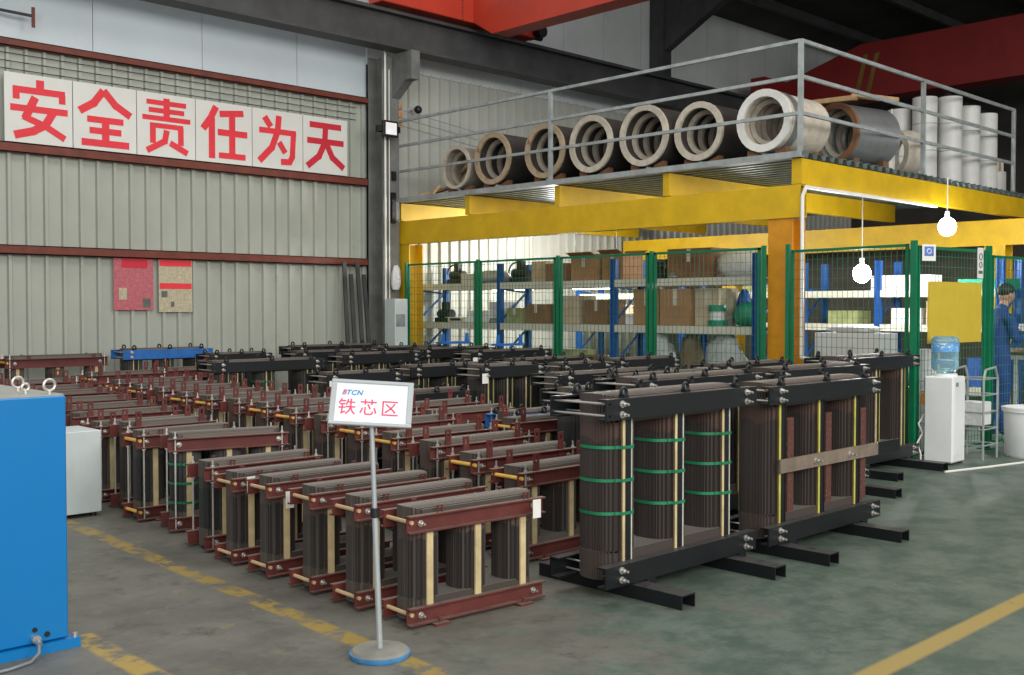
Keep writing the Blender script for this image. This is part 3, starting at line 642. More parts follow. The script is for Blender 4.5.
for i, (y, lb) in enumerate(((12.55, 'grey coiled hose lying on the lower shelf, second fence bay'), (8.95, 'dark coiled hose lying on the top shelf near the corner column'))):
    tag(part(MB().torus((RX+.2, y, (1.36, 2.0)[i]+.025), .12, .022, 'z', 20, 6).torus((RX+.2, y, (1.36, 2.0)[i]+.065), .11, .02, 'z', 20, 6), 'coiled_hose', 'grey_plastic', smooth=True), lb, 'hose', 'hoses on the racks')
# second rack contents
BX = 14.95
CT2 = 'boxes on the rear rack'
lidbox('white_carton', 'large white box low between the racks, right of the corner column', 'carton', 12.6, 6.85, .35, .45, 0.92, .93, 'white_plastic', tape=False)
bpy.data.objects['white_carton']
lump('plastic_film', 'white crumpled wrap on top of the large white box', 'plastic wrap', 12.8, 6.85, 1.28, .18, .38, .06, 'bag_white', 21)
o = thing('low_pallet', 'dark low pallet under the large white box', 'pallet', (12.55, 6.85, 0)); part(MB().box(0, .6, -.7, .7, .12, .35), 'deck_boards', 'wood_rot', o)
for yy in (-.6, 0, .55): part(MB().box(0, .6, yy, yy+.1, 0, .12), 'runner', 'wood_rot', o)
for i, (y, z, sx, sy, sz, mt, lb) in enumerate(((8.2, 1.36, .4, .5, .2, 'carton_green', 'green-grey box on the rear rack left of the bulb'), (7.2, 1.36, .4, .45, .24, 'bag_white', 'white box on the rear rack middle level below the bulb'), (6.75, 1.36, .4, .3, .34, 'carton_pale', 'tan box on the rear rack right of the bulb'),
        (6.2, 1.36, .4, .4, .2, 'carton_dark', 'low brown box on the rear rack near the gate'), (7.3, 1.86, .4, .9, .22, 'bag_white', 'long white box on the top level behind the bulb'), (6.1, 1.86, .4, .7, .14, 'sack_green', 'flat green box on the top level of the rear rack by the gate'),
        (9.6, 1.86, .4, .8, .2, 'carton_green', 'long dim box on the top level of the rear rack, far bay'), (10.4, 1.36, .4, .7, .3, 'carton_dark', 'dark carton on the rear rack seen between front shelves'), (12.2, 1.36, .4, .7, .3, 'carton_pale', 'pale carton on the rear rack seen through the second fence panel'),
        (6.0, .5, .4, .6, .4, 'crate_blue', 'blue crate on the bottom level of the rear rack by the gate'))):
    lidbox('storage_box', lb, 'box', BX, y, z, sx, sy, sz, mt, group=CT2, tape=False)
lump('lilac_bag', 'lilac plastic bag on the floor stack behind the gate post', 'sack', 11.6, 5.75, .72, .2, .36, .14, 'lilac', 24)
lidbox('brown_crate', 'brown slatted crate standing just inside the fence left of the gate post', 'crate', 11.3, 5.7, 0, .5, .72, .70, 'wood_rot', tape=False)
lidbox('plastic_bin', 'white clear bin on the brown crate left of the water dispenser', 'bin', 11.2, 5.25, .0, .3, .14, 1.15, 'bag_white', tape=False)
# workbench, bins, by the worker
o = thing('work_table', 'grey steel work table in front of the worker', 'table', (13.95, 5.28, 0))
part(MB().box(0, .9, -.35, .35, .95, 1.0), 'table_top', 'rail_steel', o)
for x_ in (.04, .84):
    for y_ in (-.32, .28): part(MB().box(x_, x_+.05, y_, y_+.05, 0, .95), 'leg', 'rail_steel', o)
lump('parts_tray', 'tray of mixed parts on the work table', 'tray', 14.15, 5.3, 1.0, .2, .22, .05, 'bag_brown', 31)
o = thing('wire_trolley', 'grey wire trolley standing behind the water dispenser', 'trolley', (11.33, 4.72, 0))
mb = MB()
for yy in (-.12, .2):
    mb.tube([(0, yy, .0), (0, yy, .85), (.05, yy, .95), (.3, yy, .97), (.36, yy, .85), (.36, yy, .0)], .012, 6)
for z in (.15, .32, .5, .68, .85): mb.tube([(0, -.12, z), (0, .2, z), (.36, .2, z), (.36, -.12, z), (0, -.12, z)], .008, 5)
part(mb, 'frame', 'rail_steel', o)
part(MB().box(.05, .3, -.08, .16, .36, .6), 'liner_box', 'bag_white', o)
# bucket
o = thing('plastic_barrel', 'large white plastic barrel at the right edge beside the gate', 'barrel', (12.02, 4.34, 0))
part(MB().lathe([(0, 0), (.27, 0), (.29, .03), (.30, .48), (.32, .49), (.32, .52), (.29, .52), (.27, .05), (0, .05)], n=32), 'bucket_body', 'white_plastic', o, smooth=True)
part(MB().lathe([(.285, .52), (.325, .52), (.325, .535), (.285, .535)], n=32, closed=True), 'rim', 'white_plastic', o, smooth=True)
lump('floor_rag', 'brown rag beside the white barrel', 'cloth', 12.9, 4.85, 0, .16, .16, .04, 'bag_brown', 33)

# ---- water dispenser
o = thing('water_dispenser', 'white upright water dispenser with a blue bottle in front of the green gate', 'water dispenser', (10.73, 4.66, 0), math.radians(2))
part(MB().box(0, .32, 0, .30, .02, .90), 'cabinet', 'white_plastic', o, bevel=.014)
part(MB().box(.32, .335, .03, .27, .04, .46), 'door', 'white_plastic', o, bevel=.005)
part(MB().box(.04, .28, -.006, 0, .1, .86), 'front_panel', 'white_plastic', o)
part(MB().box(.318, .33, .05, .25, .52, .56).box(.318, .345, .09, .12, .68, .74).box(.318, .345, .18, .21, .68, .74), 'tap', 'grey_plastic', o)
part(MB().box(.05, .11, -.012, -.006, .80, .84), 'badge', 'grey_plastic', o)
for xx, yy in ((.03, .03), (.27, .03), (.03, .25), (.27, .25)): part(MB().rod((xx, yy, 0), (xx, yy, .025), .018), 'foot', 'black_plastic', o)
part(MB().lathe([(.12, .9), (.12, .925), (.05, .93), (.0, .93)], c=(.16, .15, 0), n=24), 'collar', 'white_plastic', o, smooth=True)
bt = part(MB().lathe([(0, .93), (.05, .935), (.11, .955), (.135, .99), (.135, 1.06), (.130, 1.07), (.135, 1.08), (.135, 1.27), (.128, 1.29), (.10, 1.31), (0, 1.31)], c=(.16, .15, 0), n=28), 'water_bottle', 'water_bottle_blue', o, 'translucent blue water bottle', smooth=True)
link('bottle_label', MB().lathe([(.1365, 1.15), (.1365, 1.24)], c=(.16, .15, 0), n=28).mesh('bottle_label', 'label_blue', smooth=True), bt)
o = thing('power_cord', 'orange plug with a white cord hanging left of the water dispenser', 'cord', (10.78, 4.99, 0))
part(MB().box(-.02, .02, -.02, .02, .60, .72), 'plug', 'orange', o, bevel=.006)
part(MB().tube([(0, 0, .6), (.02, 0, .5), (-.05, .03, .4), (-.02, .0, .3), (-.08, .03, .2), (-.1, -.02, .1), (-.1, -.02, .012)], .009, 6), 'cord_line', 'pvc', o)
tag(part(MB().tube([(10.2, 4.5, .012), (10.8, 4.35, .012), (11.5, 4.2, .012), (11.9, 4.0, .012)], .012, 6), 'floor_cable', 'pvc'), 'white cable lying on the floor in front of the water dispenser', 'cable')

# ---- worker
def skinned(chain, mat, name, parent, sub=2):
    verts, edges, rad = chain
    me = bpy.data.meshes.new(name); me.from_pydata(verts, edges, []); ob = bpy.data.objects.new(name, me); COL.objects.link(ob)
    md = ob.modifiers.new('s', 'SKIN'); md.use_smooth_shade = True
    for i, r in enumerate(rad):
        me.skin_vertices[0].data[i].radius = (r[0], r[1]) if isinstance(r, tuple) else (r, r)
    me.skin_vertices[0].data[0].use_root = True
    ob.modifiers.new('u', 'SUBSURF').levels = sub; ob.modifiers['u'].render_levels = sub
    bpy.context.view_layer.update()
    m2 = bpy.data.meshes.new_from_object(ob.evaluated_get(bpy.context.evaluated_depsgraph_get()))
    bpy.data.objects.remove(ob); m2.name = name; m2.materials.clear(); m2.materials.append(M[mat])
    for p in m2.polygons: p.use_smooth = True
    return link(name, m2, parent)
# local frame: facing -y, left/right along x
PO = o = thing('person', 'worker in blue overalls, head bent, holding a white cup behind the mesh gate', 'person', (13.45, 5.30, .0), math.radians(60))
V = [(0, 0, .92), (0, .0, 1.08), (0, -.02, 1.25), (0, -.03, 1.42), (0, -.05, 1.52), (0, -.09, 1.60),           # 0-5 trunk, neck
     (-.1, 0, .88), (-.11, -.02, .5), (-.11, .02, .1), (-.11, -.10, .05), (.1, 0, .88), (.11, -.02, .5), (.11, .02, .1), (.11, -.10, .05),
     (-.19, -.03, 1.42), (-.24, -.06, 1.16), (-.16, -.30, 1.20), (.19, -.03, 1.42), (.24, -.08, 1.18), (.17, -.34, 1.26)]
Ed = [(0, 1), (1, 2), (2, 3), (3, 4), (4, 5), (0, 6), (6, 7), (7, 8), (8, 9), (0, 10), (10, 11), (11, 12), (12, 13), (3, 14), (14, 15), (15, 16), (3, 17), (17, 18), (18, 19)]
Rd = [(.16, .12), (.15, .11), (.17, .12), (.15, .10), (.06, .06), (.055, .055), .10, .07, .05, .04, .10, .07, .05, .04, .065, .05, .038, .065, .05, .038]
skinned((V, Ed, Rd), 'navy', 'overalls', o)
mb = MB().ball((0, -.12, 1.70), .078, .095, .115, 20, 14)
mb.ball((0, -.215, 1.675), .014, .02, .02, 8, 6).ball((-.078, -.11, 1.69), .012, .02, .03, 8, 6).ball((.078, -.11, 1.69), .012, .02, .03, 8, 6)
mb.rod((0, -.07, 1.50), (0, -.1, 1.64), .052, 14)
bodyo = part(mb, 'body', 'skin', o, smooth=True)
part(MB().ball((0, -.105, 1.745), .088, .102, .092, 18, 12, lump=.04), 'hair', 'hair', o, smooth=True)
part(MB().ball((-.03, -.208, 1.70), .01, .006, .006, 8, 6).ball((.03, -.208, 1.70), .01, .006, .006, 8, 6), 'eye', 'hair', o)
part(MB().box(-.02, .02, -.209, -.203, 1.633, 1.639), 'mouth', 'purlin_red', o)
for sx, wx, wy, wz in ((-1, -.15, -.33, 1.21), (1, .16, -.37, 1.27)):
    hv = [(wx, wy, wz), (wx, wy-.04, wz+.01), (wx, wy-.08, wz+.015)]; he = [(0, 1), (1, 2)]; hr = [.024, (.034, .016), (.036, .014)]
    for k in range(4):
        b0 = len(hv); dx = (k-1.5)*.018; l = (.03, .036, .033, .025)[k]
        hv += [(wx+dx, wy-.09, wz+.015), (wx+dx-sx*.003, wy-.09-l, wz+.01), (wx+dx-sx*.006, wy-.09-l*1.6, wz-.012)]; he += [(2, b0), (b0, b0+1), (b0+1, b0+2)]; hr += [.0095, .0085, .0075]
    b0 = len(hv); hv += [(wx-sx*.035, wy-.05, wz+.01), (wx-sx*.045, wy-.085, wz+.02)]; he += [(1, b0), (b0, b0+1)]; hr += [.011, .009]
    skinned((hv, he, hr), 'skin', 'hand', o, 1)
tag(part(MB().lathe([(0, 0), (.035, 0), (.042, .09), (.038, .09), (.032, .01), (0, .01)], c=(0, 0, 0), n=20), 'white_cup', 'white_plastic', smooth=True), 'white cup held in the hand of the worker', 'cup')
bpy.data.objects['white_cup'].location = Matrix.Rotation(math.radians(60), 3, 'Z') @ Vector((.14, -.47, 1.262*1.04)) + Vector((13.45, 5.30, 0))

PO.scale = (1.04, 1.04, 1.04)
# ================================================================ IRON CORES
def channel(mb, x0, x1, y, fl, z0, z1, side, tk=.008):
    """C channel along x. side=+1: web at y, flanges towards +y; side=-1: towards -y"""
    a, b_ = (y, y+tk) if side > 0 else (y-tk, y); mb.box(x0, x1, a, b_, z0, z1)
    c_, d = (y+tk, y+fl) if side > 0 else (y-fl, y-tk); mb.box(x0, x1, c_, d, z0, z0+tk); mb.box(x0, x1, c_, d, z1-tk, z1)
def bolt(mb, x, y, z, s_, d=1):
    mb.rod((x, y, z), (x, y+d*.006, z), .022*s_, 12).rod((x, y+d*.006, z), (x, y+d*.028*s_, z), .015*s_, 6).rod((x, y+d*.028*s_, z), (x, y+d*.055*s_, z), .008*s_, 8)
PC = {}
def core_parts(key, st, L, D, H, fl, ch, clampmat, lam, yoke, web, lugs, rods, straps, skids, tags, sticks, lim=3, yscale=1.0, stripmats=('cream_strip',), sk=(.13, .80, .10, .10)):
    if key in PC: return PC[key]
    P_ = []; base_ = .09 if skids else .014
    T = D+2*fl; yc = T/2; lw = D*(1.0 if not skids else 1.0); mgn = (.10 if D > .28 else .06) if skids else .04
    yh = lw*.62; x0, x1 = mgn, L-mgn
    n = 15 if H < .9 else 19
    edges = [-1+2*i/n for i in range(n+1)]
    sec = []
    for i in range(n):
        a, b_ = edges[i], edges[i+1]; tm = min(abs(a), abs(b_)) if a*b_ > 0 else 0; tm = (abs(a)+abs(b_))/2
        sec.append((yc+a*D/2, yc+b_*D/2, (1-tm**2.6)**.55))
    def add(nm, mb, mat, par=None, lab=None, **kw): P_.append((nm, mb.mesh(nm, mat, **kw), par, lab)); return len(P_)-1
    # yokes
    zt = H-.0
    for nm, zc, sg in (('top_yoke', H-yh*.5, 1), ('bottom_yoke', base_+.01+yh*.5, -1)):
        mb = MB()
        for ya, yb, k in sec: 
            hh = yh/2; outer = hh*(.62+.38*k)
            z0, z1 = (zc-hh*.8, zc+outer) if sg > 0 else (zc-outer, zc+hh*.8)
            mb.box(x0+lw/2*(1-k), x1-lw/2*(1-k), ya+.0004, yb-.0004, z0, z1)
        add(nm, mb, yoke)
    zb = base_+.01+yh*.85; ztp = H-yh*.85
    xs = [x0+lw/2+.003+(x1-x0-lw-.006)*i/(lim-1) for i in range(lim)]
    limb_i = []
    for x in xs:
        mb = MB()
        for ya, yb, k in sec: mb.box(x-lw/2*k, x+lw/2*k, ya+.0004, yb-.0004, zb, ztp)
        limb_i.append(add('limb', mb, lam))
    # clamps
    tk = .008 if not skids else .010
    zt1 = H-(.02 if skids else .035); zt0 = zt1-ch; zb0 = base_; zb1 = base_+ch
    for z0, z1 in ((zt0, zt1), (zb0, zb1)):
        for front in (True, False):
            mb = MB()
            if web == 'out': channel(mb, 0, L, 0 if front else T, fl-.002, z0, z1, 1 if front else -1, tk)       # flat web outward
            else: channel(mb, 0, L, fl-.002 if front else T-fl+.002, fl-.004, z0, z1, -1 if front else 1, tk)
            add('clamp', mb, clampmat)
    # strips
    for li, x in enumerate(xs):
        fw = min(lw*sec[0][2]*.5, .03)
        for front in (True, False):
            yy = (fl-.012, fl-.001) if front else (T-fl+.001, T-fl+.012)
            mb = MB().box(x-.019, x+.019, yy[0], yy[1], zb1-.0, zt0)
            if web == 'out': mb = MB().box(x-.044, x-.044+(.020 if D > .28 else .015), yy[0], yy[1], zb1-.03, zt0+.02)
            add('insulation_strip', mb, stripmats[0])
            if len(stripmats) > 1 and front:
                add('edge_strip', MB().box(x+.030, x+.036, yy[0], yy[1], zb1-.03, zt0+.02), stripmats[1])
                add('limb_band', MB().box(x-.044, x+.032, fl-.008, fl-.003, zb1-.03, zt0+.02), 'black_steel')
    # bolts and cross rods
    s_ = .75 if H < .7 else .9
    yb_ = fl-.002-tk if web == 'in' else 0
    bz = [(zt0+zt1)/2, (zb0+zb1)/2] if not skids else [zt1-ch*.25, zt0+ch*.25, zb1-ch*.25, zb0+ch*.3]
    for z in bz:
        for x in (L*.09, L*.92):
            mb = MB(); bolt(mb, x, yb_, z, s_, -1); mb.rod((x, yb_, z), (x, T-yb_, z), .006*s_, 6); bolt(mb, x, T-yb_, z, s_, 1); add('bolt', mb, 'zinc')
    if sticks:
        for z in ((zt0+zt1)/2, (zb0+zb1)/2): add('cross_rod', MB().rod((.022, fl*.4, z+.01), (.022, T-fl*.4, z+.01), .013 if sticks != 'tan_rod' else .011, 8), sticks, smooth=True)
    if skids:
        for z in (zt1-ch*.22, zt0+ch*.22):
            for x in (.03, L-.03): add('cross_rod', MB().rod((x, .0, z), (x, T, z), .007, 8), 'zinc')
    if rods:
        for x in (.05, L-.05):
            for yy in (fl*.45, T-fl*.45): add('tie_rod', MB().rod((x, yy, base_), (x, yy, zt1+.05), .0065, 6).rod((x, yy, zt1), (x, yy, zt1+.014), .014, 6).rod((x, yy, zt0-.014), (x, yy, zt0), .014, 6), 'zinc')
    if lugs == 'tab':
        for x in (L*.16, L*.84):
            for yy, d in ((fl-.002-tk, -1), (T-fl+.002+tk, 1)):
                a, b_ = sorted((yy, yy+d*.010)); w2 = .024; zt_ = zt1+.12
                mb = MB().box(x-w2, x+w2, a, b_, zt0+tk, zt_-.055).box(x-w2, x-w2+.014, a, b_, zt_-.055, zt_-.02).box(x+w2-.014, x+w2, a, b_, zt_-.055, zt_-.02).box(x-w2, x+w2, a, b_, zt_-.02, zt_)
                add('lifting_tab', mb, clampmat)
    elif lugs == 'small':
        for x in (L*.22, L*.86):
            for yy in (fl*.5, T-fl*.5-.006):
                add('lifting_tab', MB().box(x-.018, x-.010, yy, yy+.006, zt1, zt1+.035).box(x+.010, x+.018, yy, yy+.006, zt1, zt1+.035).box(x-.018, x+.018, yy, yy+.006, zt1+.028, zt1+.038), clampmat)
    elif lugs == 'ring':
        for x in (L*.13, L*.52, L*.88):
            for yy in (fl*.55, T-fl*.55): add('lifting_ring', MB().torus((x, yy, zt1+.032), .022, .010, 'y', 14, 6).box(x-.02, x+.02, yy-.02, yy+.02, zt1, zt1+.018), 'black_steel')
    if skids:
        for x in (L*sk[0], L*sk[1]):
            mb = MB(); x_ = x-.06
            mb.box(x_, x_+.12, -sk[2], T+sk[3], .068, .076).box(x_, x_+.008, -sk[2], T+sk[3], 0, .068).box(x_+.112, x_+.12, -sk[2], T+sk[3], 0, .068); add('skid', mb, 'black_steel')
            add('foot_block', MB().box(x_+.125, x_+.20, .01, .10, .025, .089).rod((x_+.06, .05, .077), (x_+.06, .05, .089), .035, 12), 'black_steel')
    else:
        for x in (L*.2, L*.82):
            for yy in (-.03, T-fl-.01): add('foot_plate', MB().box(x-.045, x+.045, yy, yy+fl+.03, 0, .012).rod((x, yy+.03, .012), (x, yy+.03, .04), .008, 6), clampmat)
    if straps:
        for li in straps[0]:
            x = xs[li]
            for f in straps[1]:
                z = zb+(ztp-zb)*f; mb = MB(); pts = []
                hw = [(fl-.016, .047)]+[((ya+yb)/2, lw/2*k+.011) for ya, yb, k in sec]+[(T-fl+.003, .045)]
                pts = [(x+w_, y_) for y_, w_ in hw]+[(x-w_, y_) for y_, w_ in hw[::-1]]; q_ = len(pts)
                vs = [(p[0], p[1], z-.009) for p in pts]+[(p[0], p[1], z+.009) for p in pts]
                mb.add(vs, [(i, (i+1) % q_, q_+(i+1) % q_, q_+i) for i in range(q_)])
                add('strap', mb, 'green_strap', limb_i[li])
    for (tx, tz) in tags: add('paper_tag', MB().box(tx-(.028 if web == 'in' else .042), tx+(.028 if web == 'in' else .042), (fl-.004-.075 if web == 'in' else -.012), (fl-.004-.073 if web == 'in' else -.010), zt0-.04+tz, zt0+.06+tz), 'paper', None, 'white paper tag')
    PC[key] = P_; return P_
def place(parts, x, y, lab, group, rz=0, sz=1, sx=1, z=0, nm='transformer_core', sy=1):
    o = thing(nm, lab, 'iron core', (x, y, z), math.radians(rz), group); o.scale = (sx, sy, sz); made = []
    for n_, me, par, lb in parts:
        c_ = bpy.data.objects.new(n_, me); COL.objects.link(c_); c_.parent = made[par] if par is not None else o
        if lb: c_['label'] = lb
        made.append(c_)
    return o
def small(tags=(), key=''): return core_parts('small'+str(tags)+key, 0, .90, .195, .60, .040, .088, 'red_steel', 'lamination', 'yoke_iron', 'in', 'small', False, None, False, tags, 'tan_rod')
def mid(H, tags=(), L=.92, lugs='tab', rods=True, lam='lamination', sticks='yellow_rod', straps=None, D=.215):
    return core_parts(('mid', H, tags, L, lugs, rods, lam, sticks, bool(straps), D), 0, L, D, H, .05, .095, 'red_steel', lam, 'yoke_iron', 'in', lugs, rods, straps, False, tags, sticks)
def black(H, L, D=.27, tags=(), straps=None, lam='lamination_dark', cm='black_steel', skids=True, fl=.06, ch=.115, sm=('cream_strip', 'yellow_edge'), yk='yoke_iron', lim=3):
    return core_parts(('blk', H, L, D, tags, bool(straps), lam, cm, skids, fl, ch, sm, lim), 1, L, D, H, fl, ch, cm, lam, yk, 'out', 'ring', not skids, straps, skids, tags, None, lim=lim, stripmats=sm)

ORD = ['nearest the sign stand', 'second', 'third', 'fourth', 'fifth', 'sixth', 'seventh', 'eighth', 'ninth', 'tenth', 'eleventh', 'twelfth', 'thirteenth', 'fourteenth', 'fifteenth', 'sixteenth', 'seventeenth']
G1 = 'small red-clamped cores in the front row'
place(small(((.80, .03),)), 3.30, 4.13, 'nearest small red-clamped iron core, right behind the sign stand, white tag at its right end', G1, -4)
place(small(key='b'), 3.30, 4.57, 'second small red-clamped core of the front row, passing behind the sign pole', G1, -2)
place(small(key='c'), 3.31, 5.01, 'third small red-clamped core of the front row, left of the sign pole', G1, -3)
place(small(((.12, -.02),)), 3.32, 5.48, 'fourth small red-clamped core of the front row, white tag at its left end', G1, -1)
place(small(((.10, .04),), 'd'), 3.34, 5.92, 'fifth small red-clamped core of the front row, two-part white tag at its left end', G1, -1, sz=.96)
G2 = 'darker cores at the far end of the front row'
place(mid(.62, lugs='small', lam='lamination_dark', sticks=None, L=.90), 3.40, 6.36, 'dark core with full-length red top channel and silver tie rods, sixth in the front row', G2, 0, sz=.95)
place(mid(.72, lugs='none', lam='lamination_dark', sticks=None, rods=True, L=.88, straps=((0, 1), (.15, .45, .75))), 3.50, 7.10, 'red-topped dark core turned askew with green straps round its limb, front row', G2, -14, sz=.98)
place(mid(.68, lugs='small', lam='lamination_dark', sticks='yellow_rod', L=.85), 3.52, 7.62, 'dark core with yellow rod end between the strapped one and the white cabinet', G2, 0)
place(mid(.70, lugs='tab', lam='lamination', sticks=None, L=.80), 3.62, 8.08, 'core with pale cream strip partly hidden by the white cabinet, front row', G2, 0)
for i in range(7):
    y = 8.62+i*.50
    h = [.66, .70, .72, .75, .78, .80, .84, .86, .88, .9][i]
    place(mid([.7, .82][h > .76], lugs='tab', rods=i % 2 == 0, L=.98, sticks='yellow_rod' if i % 3 == 0 else None), 3.62+.02*i, y, 'red-clamped core in the front row beyond the white cabinet, %s past it' % (['first', 'second', 'third', 'fourth', 'fifth', 'sixth', 'seventh', 'eighth', 'ninth', 'tenth'][i]), 'red cores beyond the white cabinet', random.uniform(-2, 2), sz=h/[.7, .82][h > .76])
# second row
yB = [4.72, 5.17, 5.60, 6.05, 6.50, 6.96, 7.42, 7.88, 8.36, 8.86, 9.36, 9.86, 10.36, 10.9]
hB = [.60, .64, .68, .70, .74, .76, .78, .80, .80, .80, .80, .82, .82, .84, .86]
for i, (y, h) in enumerate(zip(yB, hB)):
    H0 = .64 if h < .67 else (.74 if h < .77 else .82)
    lab = ['red-clamped core right behind the nearest small one, with cream strips and yellow rod', 'second core of the second row, its left end showing just above the nearest small core', 'third core of the second row, just right of the sign pole', 'fourth core of the second row, directly behind the sign pole', 'fifth core of the second row, under the left edge of the sign'][i] if i < 5 else 'red-clamped core with upright tabs, %s back in the second row' % ORD[i]
    place(mid(H0, L=.98, sticks='yellow_rod' if i % 3 != 2 else None), 4.66+.01*i, y, lab, 'red cores with lifting tabs in the second row', random.uniform(-2, 1), sz=h/H0)
# third row (red) behind
for i, (x, y, h, rz) in enumerate(((5.85, 7.0, .72, 0), (5.9, 7.5, .74, 1), (5.0, 12.1, .86, 0), (4.72, 13.9, 1.0, 0), (5.95, 12.4, .86, 1), (3.35, 13.9, .98, 0), (5.88, 6.05, .72, -4))):
    H0 = .74 if h < .8 else .82
    place(mid(H0, L=.98 if i not in (3, 5) else 1.30, lugs='small' if i in (3, 5) else 'tab') if i != 6 else mid(H0, L=.8, D=.2), x, y, ['core with a red top channel right of the sign, beside the low black core', 'red core with tabs second behind the sign plate in the third row', 'wide red core before the wall, left of the blue-topped core', 'long red core right against the wall, with thin white rod at its left', 'red core in front of the blue-topped core', 'red core against the wall at the far left', 'red core with reddish tabs just left of the strapped black core'][i], 'scattered red cores behind the second row', rz, sz=h/H0)

# big black cores front right
GB = 'large black-clamped cores in the front right row'
SW = ('cream_strip', 'white_edge')
b1 = core_parts('big1', 1, 1.43, .285, 1.13, .065, .115, 'black_steel', 'lamination_brown', 'yoke_brown', 'out', 'ring', False, ((0, 1, 2), (.30, .55, .80)), True, (), None, stripmats=SW, sk=(.21, .84, .32, .32))
place(b1, 4.31, 3.73, 'large black-clamped core with three green straps on each limb, nearest the camera', GB)
b2 = core_parts('big2', 1, 1.47, .285, 1.12, .065, .115, 'black_steel', 'lamination_brown', 'yoke_brown', 'out', 'ring', False, None, True, (), None, stripmats=('yellow_edge', 'black_steel'), sk=(.14, .79, .34, .08))
o = place(b2, 5.84, 3.70, 'large black-clamped core with a diagonal brown bar across its limbs, right of the strapped one', GB)
part(MB().box(.19, 1.50, .035, .050, .53, .62), 'cross_bar', 'dust_bar', o, 'dusty brown bar across the limbs'); part(MB().box(1.50, 1.84, .035, .050, .53, .62), 'cross_bar', 'black_steel', o)
for x in (.62, 1.08): mb = MB(); bolt(mb, x, .035, .575, 1, -1); part(mb, 'bolt', 'zinc', o)
for x in (.325, .815, 1.30): part(MB().box(x, x+.075, .068, .09, .22, .88), 'filler_board', 'brown_board', o)
b3 = core_parts('big3', 1, 1.55, .285, 1.12, .065, .115, 'black_steel', 'lamination_brown', 'yoke_brown', 'out', 'ring', False, None, True, (), None, stripmats=('cream_strip', 'yellow_edge'), sk=(.13, .80, .10, .10))
b4 = core_parts('big4', 1, 1.55, .285, 1.12, .065, .115, 'black_steel', 'lamination_brown', 'yoke_brown', 'out', 'ring', False, None, True, (), None, stripmats=('cream_strip', 'yellow_edge'), sk=(.2, .80, .42, .10))
place(b3, 5.62, 4.58, 'large black core directly behind the strapped core, only its dusty top showing', GB)
place(b4, 7.34, 4.60, 'large black core behind the one with the diagonal bar', GB)
place(b4, 9.13, 5.00, 'large black core at the right end of the field, before the green gate post', GB, -1, sx=.98, sz=1.02)
GBK = 'black-clamped cores in the middle of the field'
tg = ((.06, -.01),)
B = [(7.35, 6.15, 1.0, 1.5, (), 'black core with ring lugs third behind the one with the diagonal bar'), (9.2, 6.4, 1.02, 1.4, (), 'black core just before the corner column and the white box'),
     (5.85, 5.35, 1.0, 1.25, (), 'dark core second behind the strapped core'), (7.6, 5.35, 1.0, 1.25, (), 'black core second behind the one with the diagonal bar'),
     (7.35, 6.95, .98, 1.6, (), 'long black core seen above the strapped core, left half'), (9.35, 7.95, 1.02, 1.2, (), 'black core near the fence left of the corner column'),
     (7.30, 8.0, 1.02, .95, tg, 'black core with bright strips and white tag, middle of the field'), (8.5, 8.0, 1.0, .8, (), 'narrow black core right of the tagged middle one'),
     (7.2, 9.0, .98, 1.2, (), 'black core behind the tagged middle one'), (8.75, 9.0, 1.0, 1.4, (), 'black core behind the narrow one near the fence'),
     (6.1, 8.95, .95, .95, tg, 'black core behind the sign with a white tag'),
     (9.2, 10.25, 1.05, 1.5, tg, 'black core with ring lugs and white tag before the second fence panel'),
     (5.95, 11.0, 1.0, 1.5, (), 'long black core with green straps left of the sign'), (7.8, 11.1, 1.03, 1.25, (), 'black core before the yellow end column'), (9.3, 11.4, 1.05, 1.4, (), 'black core before the first fence panel'),
     (7.9, 12.3, 1.02, 1.3, (), 'black core two rows from the wall, right part'), (9.4, 12.5, 1.04, 1.35, (), 'black core two rows from the wall beside the end column'),
     (8.6, 13.5, 1.05, 1.7, (), 'black core standing against the slogan wall near the column'), (7.0, 13.0, 1.0, .95, (), 'black core in front of the wall under the posters')]
for i, (x, y, h, L, tgs, lab) in enumerate(B):
    st = ((0, 1), (.3, .55, .8)) if 'green straps' in lab else None
    H0 = 1.0; LL = min((.95, 1.25, 1.55), key=lambda q: abs(q-L))
    place(black(H0, LL, tags=tgs, straps=st), x, y, lab, GBK, random.uniform(-1.5, 1.5), sz=h, sx=L/LL)
place(black(.98, 1.3, cm='blue_steel'), 6.15, 13.75, 'core with a bright blue top clamp against the wall below the posters', GBK, 0, sz=1.08)
place(black(.80, .95, skids=False, D=.24, tags=tg, lam='lamination_dark'), 6.32, 8.07, 'low black core right behind the sign plate with a white tag', GBK, 0, sz=1.0)
place(black(.72, .8, skids=False, D=.22, cm='blue_steel'), 6.25, 6.45, 'low core with blue clamps in the middle of the field', 'low cores in the middle of the field', 0)

for x, y, z, rz, lb in ((9.75, 11.50, 1.092, 0, 'blue steel bracket lying on a black core before the first fence panel'), (9.75, 10.36, 1.092, 4, 'blue steel bracket lying on a black core before the second fence panel')):
    o = thing('steel_bracket', lb, 'bracket', (x, y, z), math.radians(rz), 'blue brackets lying on the cores')
    part(MB().box(0, .55, 0, .10, 0, .03), 'base_bar', 'blue_steel', o)
    for q in (.02, .47): part(MB().prism([(q, .03), (q+.07, .03), (q+.06, .15), (q+.02, .15)], 1, .02, .035), 'ear', 'blue_steel', o)

